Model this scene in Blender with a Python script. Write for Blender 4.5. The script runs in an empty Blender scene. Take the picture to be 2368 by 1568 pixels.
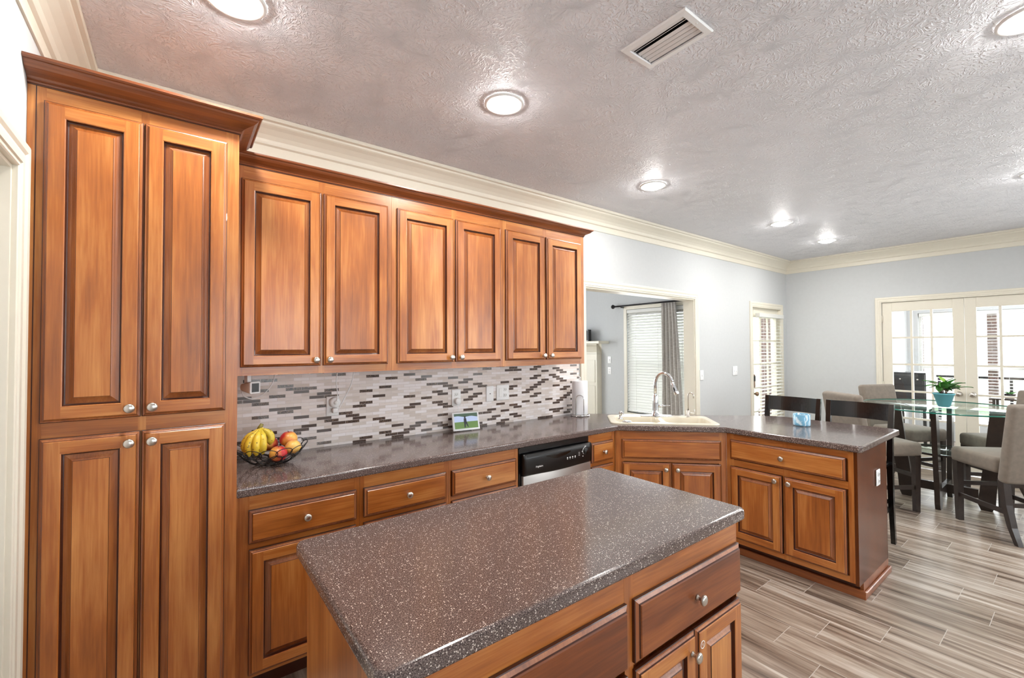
import bpy, bmesh, math, random
from math import pi, sin, cos, radians, atan2, sqrt
from mathutils import Vector, Matrix
random.seed(7)
scn = bpy.context.scene
col = scn.collection

# ------------------------------------------------------------------ camera, world, exposure
cam_d = bpy.data.cameras.new('camera'); cam = bpy.data.objects.new('camera', cam_d); col.objects.link(cam)
cam_d.sensor_width = 36; cam_d.lens = 1021.4/2368*36; cam_d.clip_start = .02; cam_d.clip_end = 200
yaw, pit, rol = .6494, .0194, -.0043
fw = Vector((sin(yaw)*cos(pit), cos(yaw)*cos(pit), sin(pit)))
rr = Vector((cos(yaw), -sin(yaw), 0)); uu = rr.cross(fw)
r2 = rr*cos(rol)+uu*sin(rol); u2 = -rr*sin(rol)+uu*cos(rol)
cam.matrix_world = Matrix(((r2.x, u2.x, -fw.x, -.2008), (r2.y, u2.y, -fw.y, -2.7728), (r2.z, u2.z, -fw.z, 1.4971), (0, 0, 0, 1)))
scn.camera = cam
vs = scn.view_settings
vs.view_transform = 'Standard'; vs.look = 'None'; vs.gamma = 1; vs.use_curve_mapping = False; vs.exposure = 0.0
world = bpy.data.worlds.new('sky'); scn.world = world; world.use_nodes = True
wn = world.node_tree; wb = wn.nodes['Background']
wb.inputs['Color'].default_value = (.93, .965, 1, 1); wb.inputs['Strength'].default_value = 8.0

def area(name, loc, direction, sx, sy, power, color=(1, 1, 1), shape='RECTANGLE', spread=pi):
    d = bpy.data.lights.new(name, 'AREA'); d.shape = shape; d.size = sx; d.size_y = sy
    d.energy = power; d.color = color; d.spread = spread
    o = bpy.data.objects.new(name, d); col.objects.link(o); o.location = loc
    o.rotation_euler = Vector(direction).to_track_quat('-Z', 'Y').to_euler()
    return o
H = 2.749; XL = -.605; XB = 7.056; YB = -5.2
DAY = (.975, .985, 1)
# daylight lamps: added at invented windows out of view, plus sunroom and living room
area('added_window_fill', (1.1, YB+.12, 1.55), (0, 1, .12), 1.8, 1.3, 13, DAY)
area('added_window_fill', (4.3, YB+.12, 1.55), (0, 1, .12), 1.8, 1.3, 13, DAY)
area('added_window_fill', (XB-.16, -3.9, 1.5), (-1, 0, .05), 1.5, 1.4, 15, DAY)
area('sunroom_daylight_fill', (9.36, -2.3, 1.25), (-1, 0, 0), 2.6, 1.7, 80, DAY)
area('sunroom_daylight_fill', (8.3, -4.0, 1.4), (0, 1, 0), 1.8, 1.6, 90, DAY)  # added fill on a blank side wall, brightens the sunroom
area('living_room_daylight', (5.35, 1.3, 1.4), (-1, 0, 0), .9, 1.5, 16, DAY)
area('living_room_daylight', (2.5, 4.2, 1.6), (0, -1, 0), 2.4, 1.4, 60, DAY)

# ------------------------------------------------------------------ materials
def s2l(r, g, b):
    f = lambda c: (c/255/12.92) if c/255 <= .04045 else ((c/255+.055)/1.055)**2.4
    return (f(r), f(g), f(b), 1)
def new_mat(name):
    m = bpy.data.materials.new(name); m.use_nodes = True
    return m, m.node_tree, m.node_tree.nodes['Principled BSDF']
def plain(name, c, rough=.5, metal=0, coat=0, spec=.5, noise=0, bump=0, bscale=200, trans=0, sheen=0):
    m, t, b = new_mat(name)
    b.inputs['Base Color'].default_value = c; b.inputs['Roughness'].default_value = rough
    b.inputs['Metallic'].default_value = metal; b.inputs['Coat Weight'].default_value = coat
    b.inputs['Specular IOR Level'].default_value = spec
    b.inputs['Transmission Weight'].default_value = trans
    if sheen: b.inputs['Sheen Weight'].default_value = sheen
    tc = t.nodes.new('ShaderNodeTexCoord')
    if noise:
        n = t.nodes.new('ShaderNodeTexNoise'); n.inputs['Scale'].default_value = 30; n.inputs['Detail'].default_value = 4
        t.links.new(tc.outputs['Object'], n.inputs['Vector'])
        r = t.nodes.new('ShaderNodeValToRGB')
        r.color_ramp.elements[0].color = tuple(x*(1-noise) for x in c[:3])+(1,)
        r.color_ramp.elements[1].color = tuple(min(1, x*(1+noise)) for x in c[:3])+(1,)
        r.color_ramp.elements[0].position = .3; r.color_ramp.elements[1].position = .7
        t.links.new(n.outputs['Fac'], r.inputs['Fac']); t.links.new(r.outputs['Color'], b.inputs['Base Color'])
    if bump:
        n = t.nodes.new('ShaderNodeTexNoise'); n.inputs['Scale'].default_value = bscale; n.inputs['Detail'].default_value = 2
        t.links.new(tc.outputs['Object'], n.inputs['Vector'])
        bp = t.nodes.new('ShaderNodeBump'); bp.inputs['Strength'].default_value = bump; bp.inputs['Distance'].default_value = .001
        t.links.new(n.outputs['Fac'], bp.inputs['Height']); t.links.new(bp.outputs['Normal'], b.inputs['Normal'])
    return m
def N(t, typ, **kw):
    n = t.nodes.new(typ)
    for k, v in kw.items(): setattr(n, k, v)
    return n
def math_node(t, op, a, b=None, c=None):
    n = t.nodes.new('ShaderNodeMath'); n.operation = op
    for i, v in enumerate((a, b, c)):
        if v is None: continue
        if isinstance(v, (int, float)): n.inputs[i].default_value = v
        else: t.links.new(v, n.inputs[i])
    return n.outputs[0]
def wood(name, horiz, cols, rough=.36, scale=1.0, coat=.5):
    m, t, b = new_mat(name); L = t.links
    tc = N(t, 'ShaderNodeTexCoord'); oi = N(t, 'ShaderNodeObjectInfo')
    mul = N(t, 'ShaderNodeVectorMath', operation='SCALE'); mul.inputs[0].default_value = (37, 19, 53)
    L.new(oi.outputs['Random'], mul.inputs['Scale'])
    add = N(t, 'ShaderNodeVectorMath', operation='ADD'); L.new(tc.outputs['Object'], add.inputs[0]); L.new(mul.outputs[0], add.inputs[1])
    mp = N(t, 'ShaderNodeMapping'); L.new(add.outputs[0], mp.inputs['Vector'])
    mp.inputs['Scale'].default_value = (1.6*scale, 22*scale, 22*scale) if horiz else (22*scale, 22*scale, 1.6*scale)
    n1 = N(t, 'ShaderNodeTexNoise'); n1.inputs['Scale'].default_value = 1; n1.inputs['Detail'].default_value = 6; n1.inputs['Roughness'].default_value = .6
    n1.inputs['Distortion'].default_value = .6
    L.new(mp.outputs[0], n1.inputs['Vector'])
    mp2 = N(t, 'ShaderNodeMapping'); L.new(add.outputs[0], mp2.inputs['Vector'])
    mp2.inputs['Scale'].default_value = (2, 7, 7) if horiz else (7, 7, 2)
    n2 = N(t, 'ShaderNodeTexNoise'); n2.inputs['Scale'].default_value = 1; n2.inputs['Detail'].default_value = 3
    L.new(mp2.outputs[0], n2.inputs['Vector'])
    mp3 = N(t, 'ShaderNodeMapping'); L.new(add.outputs[0], mp3.inputs['Vector'])
    mp3.inputs['Scale'].default_value = (6, 160, 160) if horiz else (160, 160, 6)
    n3 = N(t, 'ShaderNodeTexNoise'); n3.inputs['Scale'].default_value = 1; n3.inputs['Detail'].default_value = 2
    L.new(mp3.outputs[0], n3.inputs['Vector'])
    a = math_node(t, 'MULTIPLY', n1.outputs['Fac'], .42)
    a = math_node(t, 'MULTIPLY_ADD', n2.outputs['Fac'], .42, a)
    a = math_node(t, 'MULTIPLY_ADD', n3.outputs['Fac'], .20, a)
    a = math_node(t, 'MULTIPLY_ADD', oi.outputs['Random'], .06, a)
    rp = N(t, 'ShaderNodeValToRGB'); L.new(a, rp.inputs['Fac'])
    e = rp.color_ramp.elements; e[0].position = .33; e[0].color = cols[0]; e[1].position = .74; e[1].color = cols[2]
    k = e.new(.53); k.color = cols[1]
    L.new(rp.outputs['Color'], b.inputs['Base Color'])
    b.inputs['Roughness'].default_value = rough; b.inputs['Coat Weight'].default_value = coat; b.inputs['Coat Roughness'].default_value = .26
    return m
WC = (s2l(106, 52, 14), s2l(168, 96, 36), s2l(210, 144, 76))
M = {}
M['wood'] = wood('stained_maple_vertical', False, WC)
M['bevel'] = wood('glazed_maple_moulding', False, (s2l(88, 42, 16), s2l(146, 80, 34), s2l(186, 116, 60)))
M['crownwood'] = wood('glazed_maple_crown', True, (s2l(74, 33, 14), s2l(122, 64, 30), s2l(160, 94, 50)))
M['woodh'] = wood('stained_maple_horizontal', True, WC)
M['glaze_and_shade'] = plain('dark_glaze_and_toe_shade', s2l(70, 30, 14), .35, coat=.3)
M['pdark'] = wood('dark_wood_panel', False, (s2l(54, 23, 8), s2l(86, 42, 16), s2l(116, 64, 28)), .26, coat=.05)  # darker wood for the peninsula end and back panels
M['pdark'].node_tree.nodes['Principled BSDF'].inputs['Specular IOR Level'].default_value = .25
M['espresso'] = plain('espresso_wood', s2l(40, 28, 22), .4, noise=.25, coat=.2)
M['black'] = plain('black_lacquer', s2l(8, 7, 8), .22, coat=.3)
M['blackplastic'] = plain('black_plastic', s2l(12, 12, 13), .3)
M['wire'] = plain('black_wire', s2l(16, 16, 16), .45)
M['wall'] = plain('grey_wall_paint', s2l(194, 196, 196), .85, noise=.015, bump=.06, bscale=160)
M['trim'] = plain('cream_trim_paint', s2l(220, 214, 198), .4, noise=.01)
M['white'] = plain('white_paint', s2l(236, 236, 234), .45)
M['plate'] = plain('white_plastic', s2l(238, 238, 238), .35)
M['slot'] = plain('dark_slot', s2l(40, 38, 38), .6)
M['nickel'] = plain('satin_nickel', s2l(205, 200, 192), .28, metal=1)
M['chrome'] = plain('chrome', s2l(225, 226, 228), .08, metal=1)
M['steel'] = plain('brushed_steel', s2l(178, 174, 170), .36, metal=.9)
M['bronze'] = plain('bronze_hardware', s2l(150, 122, 104), .35, metal=.9)
M['rod'] = plain('dark_rod', s2l(28, 26, 28), .4, metal=.5)
M['sink'] = plain('cream_sink_enamel', s2l(214, 206, 186), .22)
M['paper'] = plain('paper_towel', s2l(240, 240, 243), .9, bump=.2, bscale=90)
M['fabric'] = plain('taupe_velvet', s2l(124, 113, 101), .85, noise=.10, bump=.3, bscale=500, sheen=.15)
M['blind'] = plain('white_slat', s2l(216, 216, 211), .5)
M['teal'] = plain('teal_pot', s2l(96, 166, 176), .5, noise=.05)
M['soil'] = plain('soil', s2l(60, 45, 35), .9)
M['leaf'] = plain('green_leaf', s2l(72, 130, 56), .4, noise=.3)
M['lightleaf'] = plain('bright_green_leaf', s2l(140, 186, 70), .4, noise=.15)
M['stemm'] = plain('brown_stem', s2l(86, 62, 50), .6)
M['concrete'] = plain('patio_concrete', s2l(205, 200, 190), .9, noise=.08)
M['grass'] = plain('lawn', s2l(150, 165, 125), .95, noise=.3)
M['fence'] = plain('fence_boards', s2l(205, 200, 192), .9, noise=.15)
M['carpet'] = plain('beige_carpet', s2l(190, 178, 160), .95, noise=.05)
M['ventdark'] = plain('duct_interior', s2l(35, 33, 36), .8)
M['banstem'] = plain('banana_stem', s2l(120, 110, 50), .6)
def emis(name, c, s):
    m, t, b = new_mat(name)
    b.inputs['Base Color'].default_value = c; b.inputs['Emission Color'].default_value = c; b.inputs['Emission Strength'].default_value = s
    return m
M['lamp'] = emis('lamp_lens', (1, .98, .95, 1), 215)
M['scr_sky'] = emis('screen_sky', s2l(170, 185, 215), .45)
M['scr_grass'] = emis('screen_grass', s2l(92, 122, 62), .45)
M['scr_dark'] = emis('screen_figure', s2l(24, 26, 40), .4)
M['scr_tree'] = emis('screen_hill', s2l(60, 84, 66), .4)

M['island'] = wood('island_drawer_stain', True, (s2l(68, 28, 8), s2l(114, 56, 18), s2l(152, 84, 34)), .4, coat=.15)
# glass
def glass(name, tint, fac=.8):
    m, t, b = new_mat(name); L = t.links
    out = t.nodes['Material Output']
    tr = N(t, 'ShaderNodeBsdfTransparent'); tr.inputs['Color'].default_value = tint
    gl = N(t, 'ShaderNodeBsdfGlossy'); gl.inputs['Roughness'].default_value = .02
    ge = N(t, 'ShaderNodeNewGeometry'); dt = N(t, 'ShaderNodeVectorMath', operation='DOT_PRODUCT'); L.new(ge.outputs['Normal'], dt.inputs[0]); L.new(ge.outputs['Incoming'], dt.inputs[1])
    cs = math_node(t, 'SUBTRACT', 1, math_node(t, 'ABSOLUTE', dt.outputs['Value'])); fr = math_node(t, 'MULTIPLY_ADD', math_node(t, 'POWER', cs, 5), fac, .04)
    mx = N(t, 'ShaderNodeMixShader'); L.new(fr, mx.inputs[0]); L.new(tr.outputs[0], mx.inputs[1]); L.new(gl.outputs[0], mx.inputs[2])
    L.new(mx.outputs[0], out.inputs['Surface'])
    return m
M['glass'] = glass('window_glass', (.97, .98, .98, 1))
M['tableglass'] = glass('table_glass', (.90, .97, .95, 1), .5)
M['glassedge'] = plain('green_glass_edge', s2l(40, 120, 105), .1, coat=.5)

# speckled countertop
def counter():
    m, t, b = new_mat('speckled_solid_surface'); L = t.links
    tc = N(t, 'ShaderNodeTexCoord')
    n = N(t, 'ShaderNodeTexNoise'); n.inputs['Scale'].default_value = 400; n.inputs['Detail'].default_value = 2; L.new(tc.outputs['Object'], n.inputs['Vector'])
    r = N(t, 'ShaderNodeValToRGB'); e = r.color_ramp.elements
    e[0].position = .36; e[0].color = s2l(52, 40, 39); e[1].position = .64; e[1].color = s2l(140, 124, 118); k = e.new(.5); k.color = s2l(88, 75, 72)
    L.new(n.outputs['Fac'], r.inputs['Fac'])
    v = N(t, 'ShaderNodeTexVoronoi'); v.inputs['Scale'].default_value = 235; L.new(tc.outputs['Object'], v.inputs['Vector'])
    sep = N(t, 'ShaderNodeSeparateColor'); L.new(v.outputs['Color'], sep.inputs[0])
    big = math_node(t, 'MULTIPLY_ADD', sep.outputs[1], .30, .12)
    near = math_node(t, 'LESS_THAN', v.outputs['Distance'], big)
    sel = math_node(t, 'GREATER_THAN', sep.outputs[0], .65)
    f = math_node(t, 'MULTIPLY', near, sel)
    mx = N(t, 'ShaderNodeMix', data_type='RGBA'); L.new(f, mx.inputs[0]); L.new(r.outputs['Color'], mx.inputs[6])
    mx.inputs[7].default_value = s2l(212, 200, 190)
    L.new(mx.outputs[2], b.inputs['Base Color'])
    b.inputs['Roughness'].default_value = .15; b.inputs['Coat Weight'].default_value = .1
    return m
M['counter'] = counter()

# mosaic backsplash (wall plane: x along, z up)
def mosaic():
    m, t, b = new_mat('mosaic_strip_tile'); L = t.links
    tc = N(t, 'ShaderNodeTexCoord'); sp = N(t, 'ShaderNodeSeparateXYZ'); L.new(tc.outputs['Object'], sp.inputs[0])
    hh, ww = .0182, .083
    zr = math_node(t, 'DIVIDE', sp.outputs['Z'], hh); row = math_node(t, 'FLOOR', zr); fz = math_node(t, 'FRACT', zr)
    xr = math_node(t, 'DIVIDE', sp.outputs['X'], ww)
    off = math_node(t, 'MULTIPLY', math_node(t, 'PINGPONG', row, 1.0), .5)
    xs = math_node(t, 'ADD', xr, off); cl = math_node(t, 'FLOOR', xs); fx = math_node(t, 'FRACT', xs)
    cb = N(t, 'ShaderNodeCombineXYZ'); L.new(cl, cb.inputs[0]); L.new(row, cb.inputs[1])
    wn_ = N(t, 'ShaderNodeTexWhiteNoise', noise_dimensions='3D'); L.new(cb.outputs[0], wn_.inputs['Vector'])
    sc = N(t, 'ShaderNodeSeparateColor'); L.new(wn_.outputs['Color'], sc.inputs[0])
    qr = math_node(t, 'MULTIPLY_ADD', cl, .382, math_node(t, 'MULTIPLY_ADD', row, .7548, math_node(t, 'MULTIPLY', sc.outputs[0], .42)))
    dark = math_node(t, 'LESS_THAN', math_node(t, 'FRACT', qr), .24)
    # marble streaks
    mp = N(t, 'ShaderNodeMapping'); mp.inputs['Scale'].default_value = (25, 10, 160); L.new(tc.outputs['Object'], mp.inputs['Vector'])
    n = N(t, 'ShaderNodeTexNoise'); n.inputs['Scale'].default_value = 1; n.inputs['Detail'].default_value = 4; L.new(mp.outputs[0], n.inputs['Vector'])
    la = N(t, 'ShaderNodeValToRGB'); e = la.color_ramp.elements
    e[0].position = .0; e[0].color = s2l(196, 182, 170); e[1].position = 1; e[1].color = s2l(244, 240, 242); k = e.new(.5); k.color = s2l(226, 216, 210)
    lf = math_node(t, 'MULTIPLY_ADD', sc.outputs[1], .7, math_node(t, 'MULTIPLY', n.outputs['Fac'], .45)); L.new(math_node(t, 'SUBTRACT', lf, .05), la.inputs['Fac'])
    n2 = N(t, 'ShaderNodeTexNoise'); n2.inputs['Scale'].default_value = 220; n2.inputs['Detail'].default_value = 3; L.new(tc.outputs['Object'], n2.inputs['Vector'])
    da = N(t, 'ShaderNodeValToRGB'); e = da.color_ramp.elements
    e[0].position = .35; e[0].color = s2l(44, 32, 28); e[1].position = .75; e[1].color = s2l(140, 118, 100); k = e.new(.55); k.color = s2l(84, 68, 60)
    # some dark tiles are plain, some are flecked
    pl = math_node(t, 'GREATER_THAN', sc.outputs[2], .45)
    df = math_node(t, 'ADD', math_node(t, 'MULTIPLY', math_node(t, 'SUBTRACT', n2.outputs['Fac'], .5), math_node(t, 'MULTIPLY_ADD', pl, 1.3, .1)), .52)
    L.new(df, da.inputs['Fac'])
    mx = N(t, 'ShaderNodeMix', data_type='RGBA'); L.new(dark, mx.inputs[0]); L.new(la.outputs['Color'], mx.inputs[6]); L.new(da.outputs['Color'], mx.inputs[7])
    # grout
    gx = math_node(t, 'LESS_THAN', fx, .022); gz = math_node(t, 'LESS_THAN', fz, .10)
    g = math_node(t, 'MAXIMUM', gx, gz)
    m2 = N(t, 'ShaderNodeMix', data_type='RGBA'); L.new(g, m2.inputs[0]); L.new(mx.outputs[2], m2.inputs[6]); m2.inputs[7].default_value = s2l(208, 198, 194)
    L.new(m2.outputs[2], b.inputs['Base Color'])
    L.new(math_node(t, 'SUBTRACT', .42, math_node(t, 'MULTIPLY', dark, .25)), b.inputs['Roughness'])
    bp = N(t, 'ShaderNodeBump'); bp.inputs['Strength'].default_value = .5; bp.inputs['Distance'].default_value = .001
    L.new(math_node(t, 'SUBTRACT', 1, g), bp.inputs['Height']); L.new(bp.outputs['Normal'], b.inputs['Normal'])
    return m
M['mosaic'] = mosaic()

# floor: wood-look porcelain planks running along y
def floor_mat():
    m, t, b = new_mat('wood_look_plank_tile'); L = t.links
    tc = N(t, 'ShaderNodeTexCoord'); sp = N(t, 'ShaderNodeSeparateXYZ'); L.new(tc.outputs['Object'], sp.inputs[0])
    W_, LN = .209, .60
    xr = math_node(t, 'DIVIDE', math_node(t, 'SUBTRACT', sp.outputs['X'], .129), W_); row = math_node(t, 'FLOOR', xr); fx = math_node(t, 'FRACT', xr)
    rm = N(t, 'ShaderNodeValToRGB'); rm.color_ramp.interpolation = 'CONSTANT'
    offs = [.233, .717, .058, .867, .51, .2, .733, .983]; el = rm.color_ramp.elements; el[0].position = 0; el[0].color = (offs[0],)*3+(1,); el[1].position = 1/8; el[1].color = (offs[1],)*3+(1,)
    for i in range(2, 8): ee = el.new(i/8); ee.color = (offs[i],)*3+(1,)
    L.new(math_node(t, 'ADD', math_node(t, 'FRACT', math_node(t, 'ADD', math_node(t, 'DIVIDE', row, 8), 16)), .01), rm.inputs['Fac'])
    yr = math_node(t, 'SUBTRACT', math_node(t, 'DIVIDE', sp.outputs['Y'], LN), rm.outputs['Color'])
    cl = math_node(t, 'FLOOR', yr); fy = math_node(t, 'FRACT', yr)
    cb = N(t, 'ShaderNodeCombineXYZ'); L.new(cl, cb.inputs[0]); L.new(row, cb.inputs[1])
    wn2 = N(t, 'ShaderNodeTexWhiteNoise', noise_dimensions='3D'); L.new(cb.outputs[0], wn2.inputs['Vector'])
    off = N(t, 'ShaderNodeVectorMath', operation='SCALE'); L.new(wn2.outputs['Color'], off.inputs[0]); off.inputs['Scale'].default_value = 9
    ad = N(t, 'ShaderNodeVectorMath', operation='ADD'); L.new(tc.outputs['Object'], ad.inputs[0]); L.new(off.outputs[0], ad.inputs[1])
    mp = N(t, 'ShaderNodeMapping'); mp.inputs['Scale'].default_value = (24, 1.3, 1); L.new(ad.outputs[0], mp.inputs['Vector'])
    n = N(t, 'ShaderNodeTexNoise'); n.inputs['Scale'].default_value = 1; n.inputs['Detail'].default_value = 5; n.inputs['Roughness'].default_value = .6; n.inputs['Distortion'].default_value = .5
    L.new(mp.outputs[0], n.inputs['Vector'])
    r = N(t, 'ShaderNodeValToRGB'); e = r.color_ramp.elements
    e[0].position = .30; e[0].color = s2l(84, 70, 60); e[1].position = .70; e[1].color = s2l(200, 191, 180); k = e.new(.42); k.color = s2l(130, 113, 99); k = e.new(.55); k.color = s2l(164, 149, 134)
    sc = N(t, 'ShaderNodeSeparateColor'); L.new(wn2.outputs['Color'], sc.inputs[0])
    L.new(math_node(t, 'MULTIPLY_ADD', sc.outputs[0], .15, math_node(t, 'SUBTRACT', n.outputs['Fac'], .085)), r.inputs['Fac'])
    gx = math_node(t, 'LESS_THAN', fx, .014); gy = math_node(t, 'LESS_THAN', fy, .005); g = math_node(t, 'MAXIMUM', gx, gy)
    m2 = N(t, 'ShaderNodeMix', data_type='RGBA'); L.new(g, m2.inputs[0]); L.new(r.outputs['Color'], m2.inputs[6]); m2.inputs[7].default_value = s2l(190, 184, 176)
    L.new(m2.outputs[2], b.inputs['Base Color']); b.inputs['Roughness'].default_value = .28
    bp = N(t, 'ShaderNodeBump'); bp.inputs['Strength'].default_value = .3; bp.inputs['Distance'].default_value = .001
    L.new(math_node(t, 'SUBTRACT', 1, g), bp.inputs['Height']); L.new(bp.outputs['Normal'], b.inputs['Normal'])
    return m
M['floor'] = floor_mat()

# ceiling: stomped plaster texture
def ceil_mat():
    m, t, b = new_mat('stomp_textured_ceiling'); L = t.links
    b.inputs['Base Color'].default_value = s2l(232, 232, 237); b.inputs['Roughness'].default_value = .52; b.inputs['Specular IOR Level'].default_value = .35
    tc = N(t, 'ShaderNodeTexCoord')
    hs = []
    for sc_, of in ((5.2, 0), (6.4, 3.7)):
        nz = N(t, 'ShaderNodeTexNoise'); nz.inputs['Scale'].default_value = 9; L.new(tc.outputs['Object'], nz.inputs['Vector'])
        w = N(t, 'ShaderNodeVectorMath', operation='MULTIPLY_ADD'); L.new(nz.outputs['Color'], w.inputs[0]); w.inputs[1].default_value = (.09, .09, .0); L.new(tc.outputs['Object'], w.inputs[2])
        fl = N(t, 'ShaderNodeVectorMath', operation='MULTIPLY_ADD'); L.new(w.outputs[0], fl.inputs[0]); fl.inputs[1].default_value = (1, 1, 0); fl.inputs[2].default_value = (of, of*.7, 0)
        v = N(t, 'ShaderNodeTexVoronoi', voronoi_dimensions='2D'); v.inputs['Scale'].default_value = sc_; L.new(fl.outputs[0], v.inputs['Vector'])
        d = N(t, 'ShaderNodeVectorMath', operation='SUBTRACT'); L.new(fl.outputs[0], d.inputs[0]); L.new(v.outputs['Position'], d.inputs[1])
        s = N(t, 'ShaderNodeSeparateXYZ'); L.new(d.outputs[0], s.inputs[0])
        an = math_node(t, 'ARCTAN2', s.outputs['Y'], s.outputs['X'])
        cb = N(t, 'ShaderNodeCombineXYZ'); L.new(math_node(t, 'MULTIPLY', an, 6), cb.inputs[0]); L.new(math_node(t, 'MULTIPLY', v.outputs['Distance'], 6), cb.inputs[1])
        n2 = N(t, 'ShaderNodeTexNoise'); n2.inputs['Scale'].default_value = 1.3; n2.inputs['Detail'].default_value = 2; L.new(cb.outputs[0], n2.inputs['Vector'])
        rr_ = N(t, 'ShaderNodeValToRGB'); rr_.color_ramp.elements[0].position = .52; rr_.color_ramp.elements[1].position = .66; L.new(n2.outputs['Fac'], rr_.inputs['Fac'])
        hs.append(rr_.outputs['Color'])
    hgt = math_node(t, 'MAXIMUM', hs[0], hs[1])
    bp = N(t, 'ShaderNodeBump'); bp.inputs['Strength'].default_value = .8; bp.inputs['Distance'].default_value = .005
    L.new(hgt, bp.inputs['Height']); L.new(bp.outputs['Normal'], b.inputs['Normal'])
    return m
M['ceiling'] = ceil_mat()

def brick_mat():
    m, t, b = new_mat('brown_brick'); L = t.links
    tc = N(t, 'ShaderNodeTexCoord'); sx = N(t, 'ShaderNodeSeparateXYZ'); L.new(tc.outputs['Object'], sx.inputs[0]); mp = N(t, 'ShaderNodeCombineXYZ'); L.new(math_node(t, 'ADD', sx.outputs['X'], sx.outputs['Y']), mp.inputs[0]); L.new(sx.outputs['Z'], mp.inputs[1])
    br = N(t, 'ShaderNodeTexBrick'); br.inputs['Scale'].default_value = 4.6; br.inputs['Color1'].default_value = s2l(82, 54, 46); br.inputs['Color2'].default_value = s2l(60, 42, 38); br.inputs['Mortar'].default_value = s2l(120, 112, 106)
    L.new(mp.outputs[0], br.inputs['Vector']); L.new(br.outputs['Color'], b.inputs['Base Color']); b.inputs['Roughness'].default_value = .9
    return m
M['brick'] = brick_mat()

def fruit(name, c1, c2, z0, z1, spots=0):
    m, t, b = new_mat(name); L = t.links
    tc = N(t, 'ShaderNodeTexCoord')
    n = N(t, 'ShaderNodeTexNoise'); n.inputs['Scale'].default_value = 14; n.inputs['Detail'].default_value = 4; L.new(tc.outputs['Object'], n.inputs['Vector'])
    sp = N(t, 'ShaderNodeSeparateXYZ'); L.new(tc.outputs['Object'], sp.inputs[0])
    f = math_node(t, 'ADD', math_node(t, 'MULTIPLY', sp.outputs['X'], 6), n.outputs['Fac'])
    r = N(t, 'ShaderNodeValToRGB'); r.color_ramp.elements[0].position = z0; r.color_ramp.elements[0].color = c1; r.color_ramp.elements[1].position = z1; r.color_ramp.elements[1].color = c2
    L.new(f, r.inputs['Fac']); out = r.outputs['Color']
    if spots:
        v = N(t, 'ShaderNodeTexNoise'); v.inputs['Scale'].default_value = 110; v.inputs['Detail'].default_value = 2; L.new(tc.outputs['Object'], v.inputs['Vector'])
        mx = N(t, 'ShaderNodeMix', data_type='RGBA'); L.new(math_node(t, 'GREATER_THAN', v.outputs['Fac'], spots), mx.inputs[0]); L.new(out, mx.inputs[6]); mx.inputs[7].default_value = s2l(80, 60, 26); out = mx.outputs[2]
    L.new(out, b.inputs['Base Color']); b.inputs['Roughness'].default_value = .35
    return m
M['banana'] = fruit('spotted_banana_skin', s2l(222, 190, 60), s2l(202, 180, 60), .3, .8, .66)
M['apple'] = fruit('red_yellow_apple_skin', s2l(226, 170, 80), s2l(186, 40, 44), .22, .52)
M['peach'] = fruit('peach_skin', s2l(228, 186, 96), s2l(222, 120, 80), .3, .8)

def curtain_mat():
    m, t, b = new_mat('grey_curtain_linen'); L = t.links
    tc = N(t, 'ShaderNodeTexCoord'); mp = N(t, 'ShaderNodeMapping'); mp.inputs['Scale'].default_value = (20, 20, 180); L.new(tc.outputs['Object'], mp.inputs['Vector'])
    n = N(t, 'ShaderNodeTexNoise'); n.inputs['Scale'].default_value = 1; n.inputs['Detail'].default_value = 2; L.new(mp.outputs[0], n.inputs['Vector'])
    r = N(t, 'ShaderNodeValToRGB'); r.color_ramp.elements[0].position = .3; r.color_ramp.elements[0].color = s2l(176, 171, 166); r.color_ramp.elements[1].position = .7; r.color_ramp.elements[1].color = s2l(210, 205, 198)
    L.new(n.outputs['Fac'], r.inputs['Fac']); L.new(r.outputs['Color'], b.inputs['Base Color']); b.inputs['Roughness'].default_value = .9
    return m
M['curtain'] = curtain_mat()
def candle_mat():
    m, t, b = new_mat('blue_marbled_jar'); L = t.links
    tc = N(t, 'ShaderNodeTexCoord')
    n = N(t, 'ShaderNodeTexWave'); n.inputs['Scale'].default_value = 12; n.inputs['Distortion'].default_value = 9; n.inputs['Detail'].default_value = 3; L.new(tc.outputs['Object'], n.inputs['Vector'])
    r = N(t, 'ShaderNodeValToRGB'); r.color_ramp.elements[0].position = .55; r.color_ramp.elements[0].color = s2l(112, 168, 198); r.color_ramp.elements[1].position = 1; r.color_ramp.elements[1].color = s2l(214, 232, 240)
    L.new(n.outputs['Fac'], r.inputs['Fac']); L.new(r.outputs['Color'], b.inputs['Base Color']); b.inputs['Roughness'].default_value = .15
    return m
M['jar'] = candle_mat()

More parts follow.
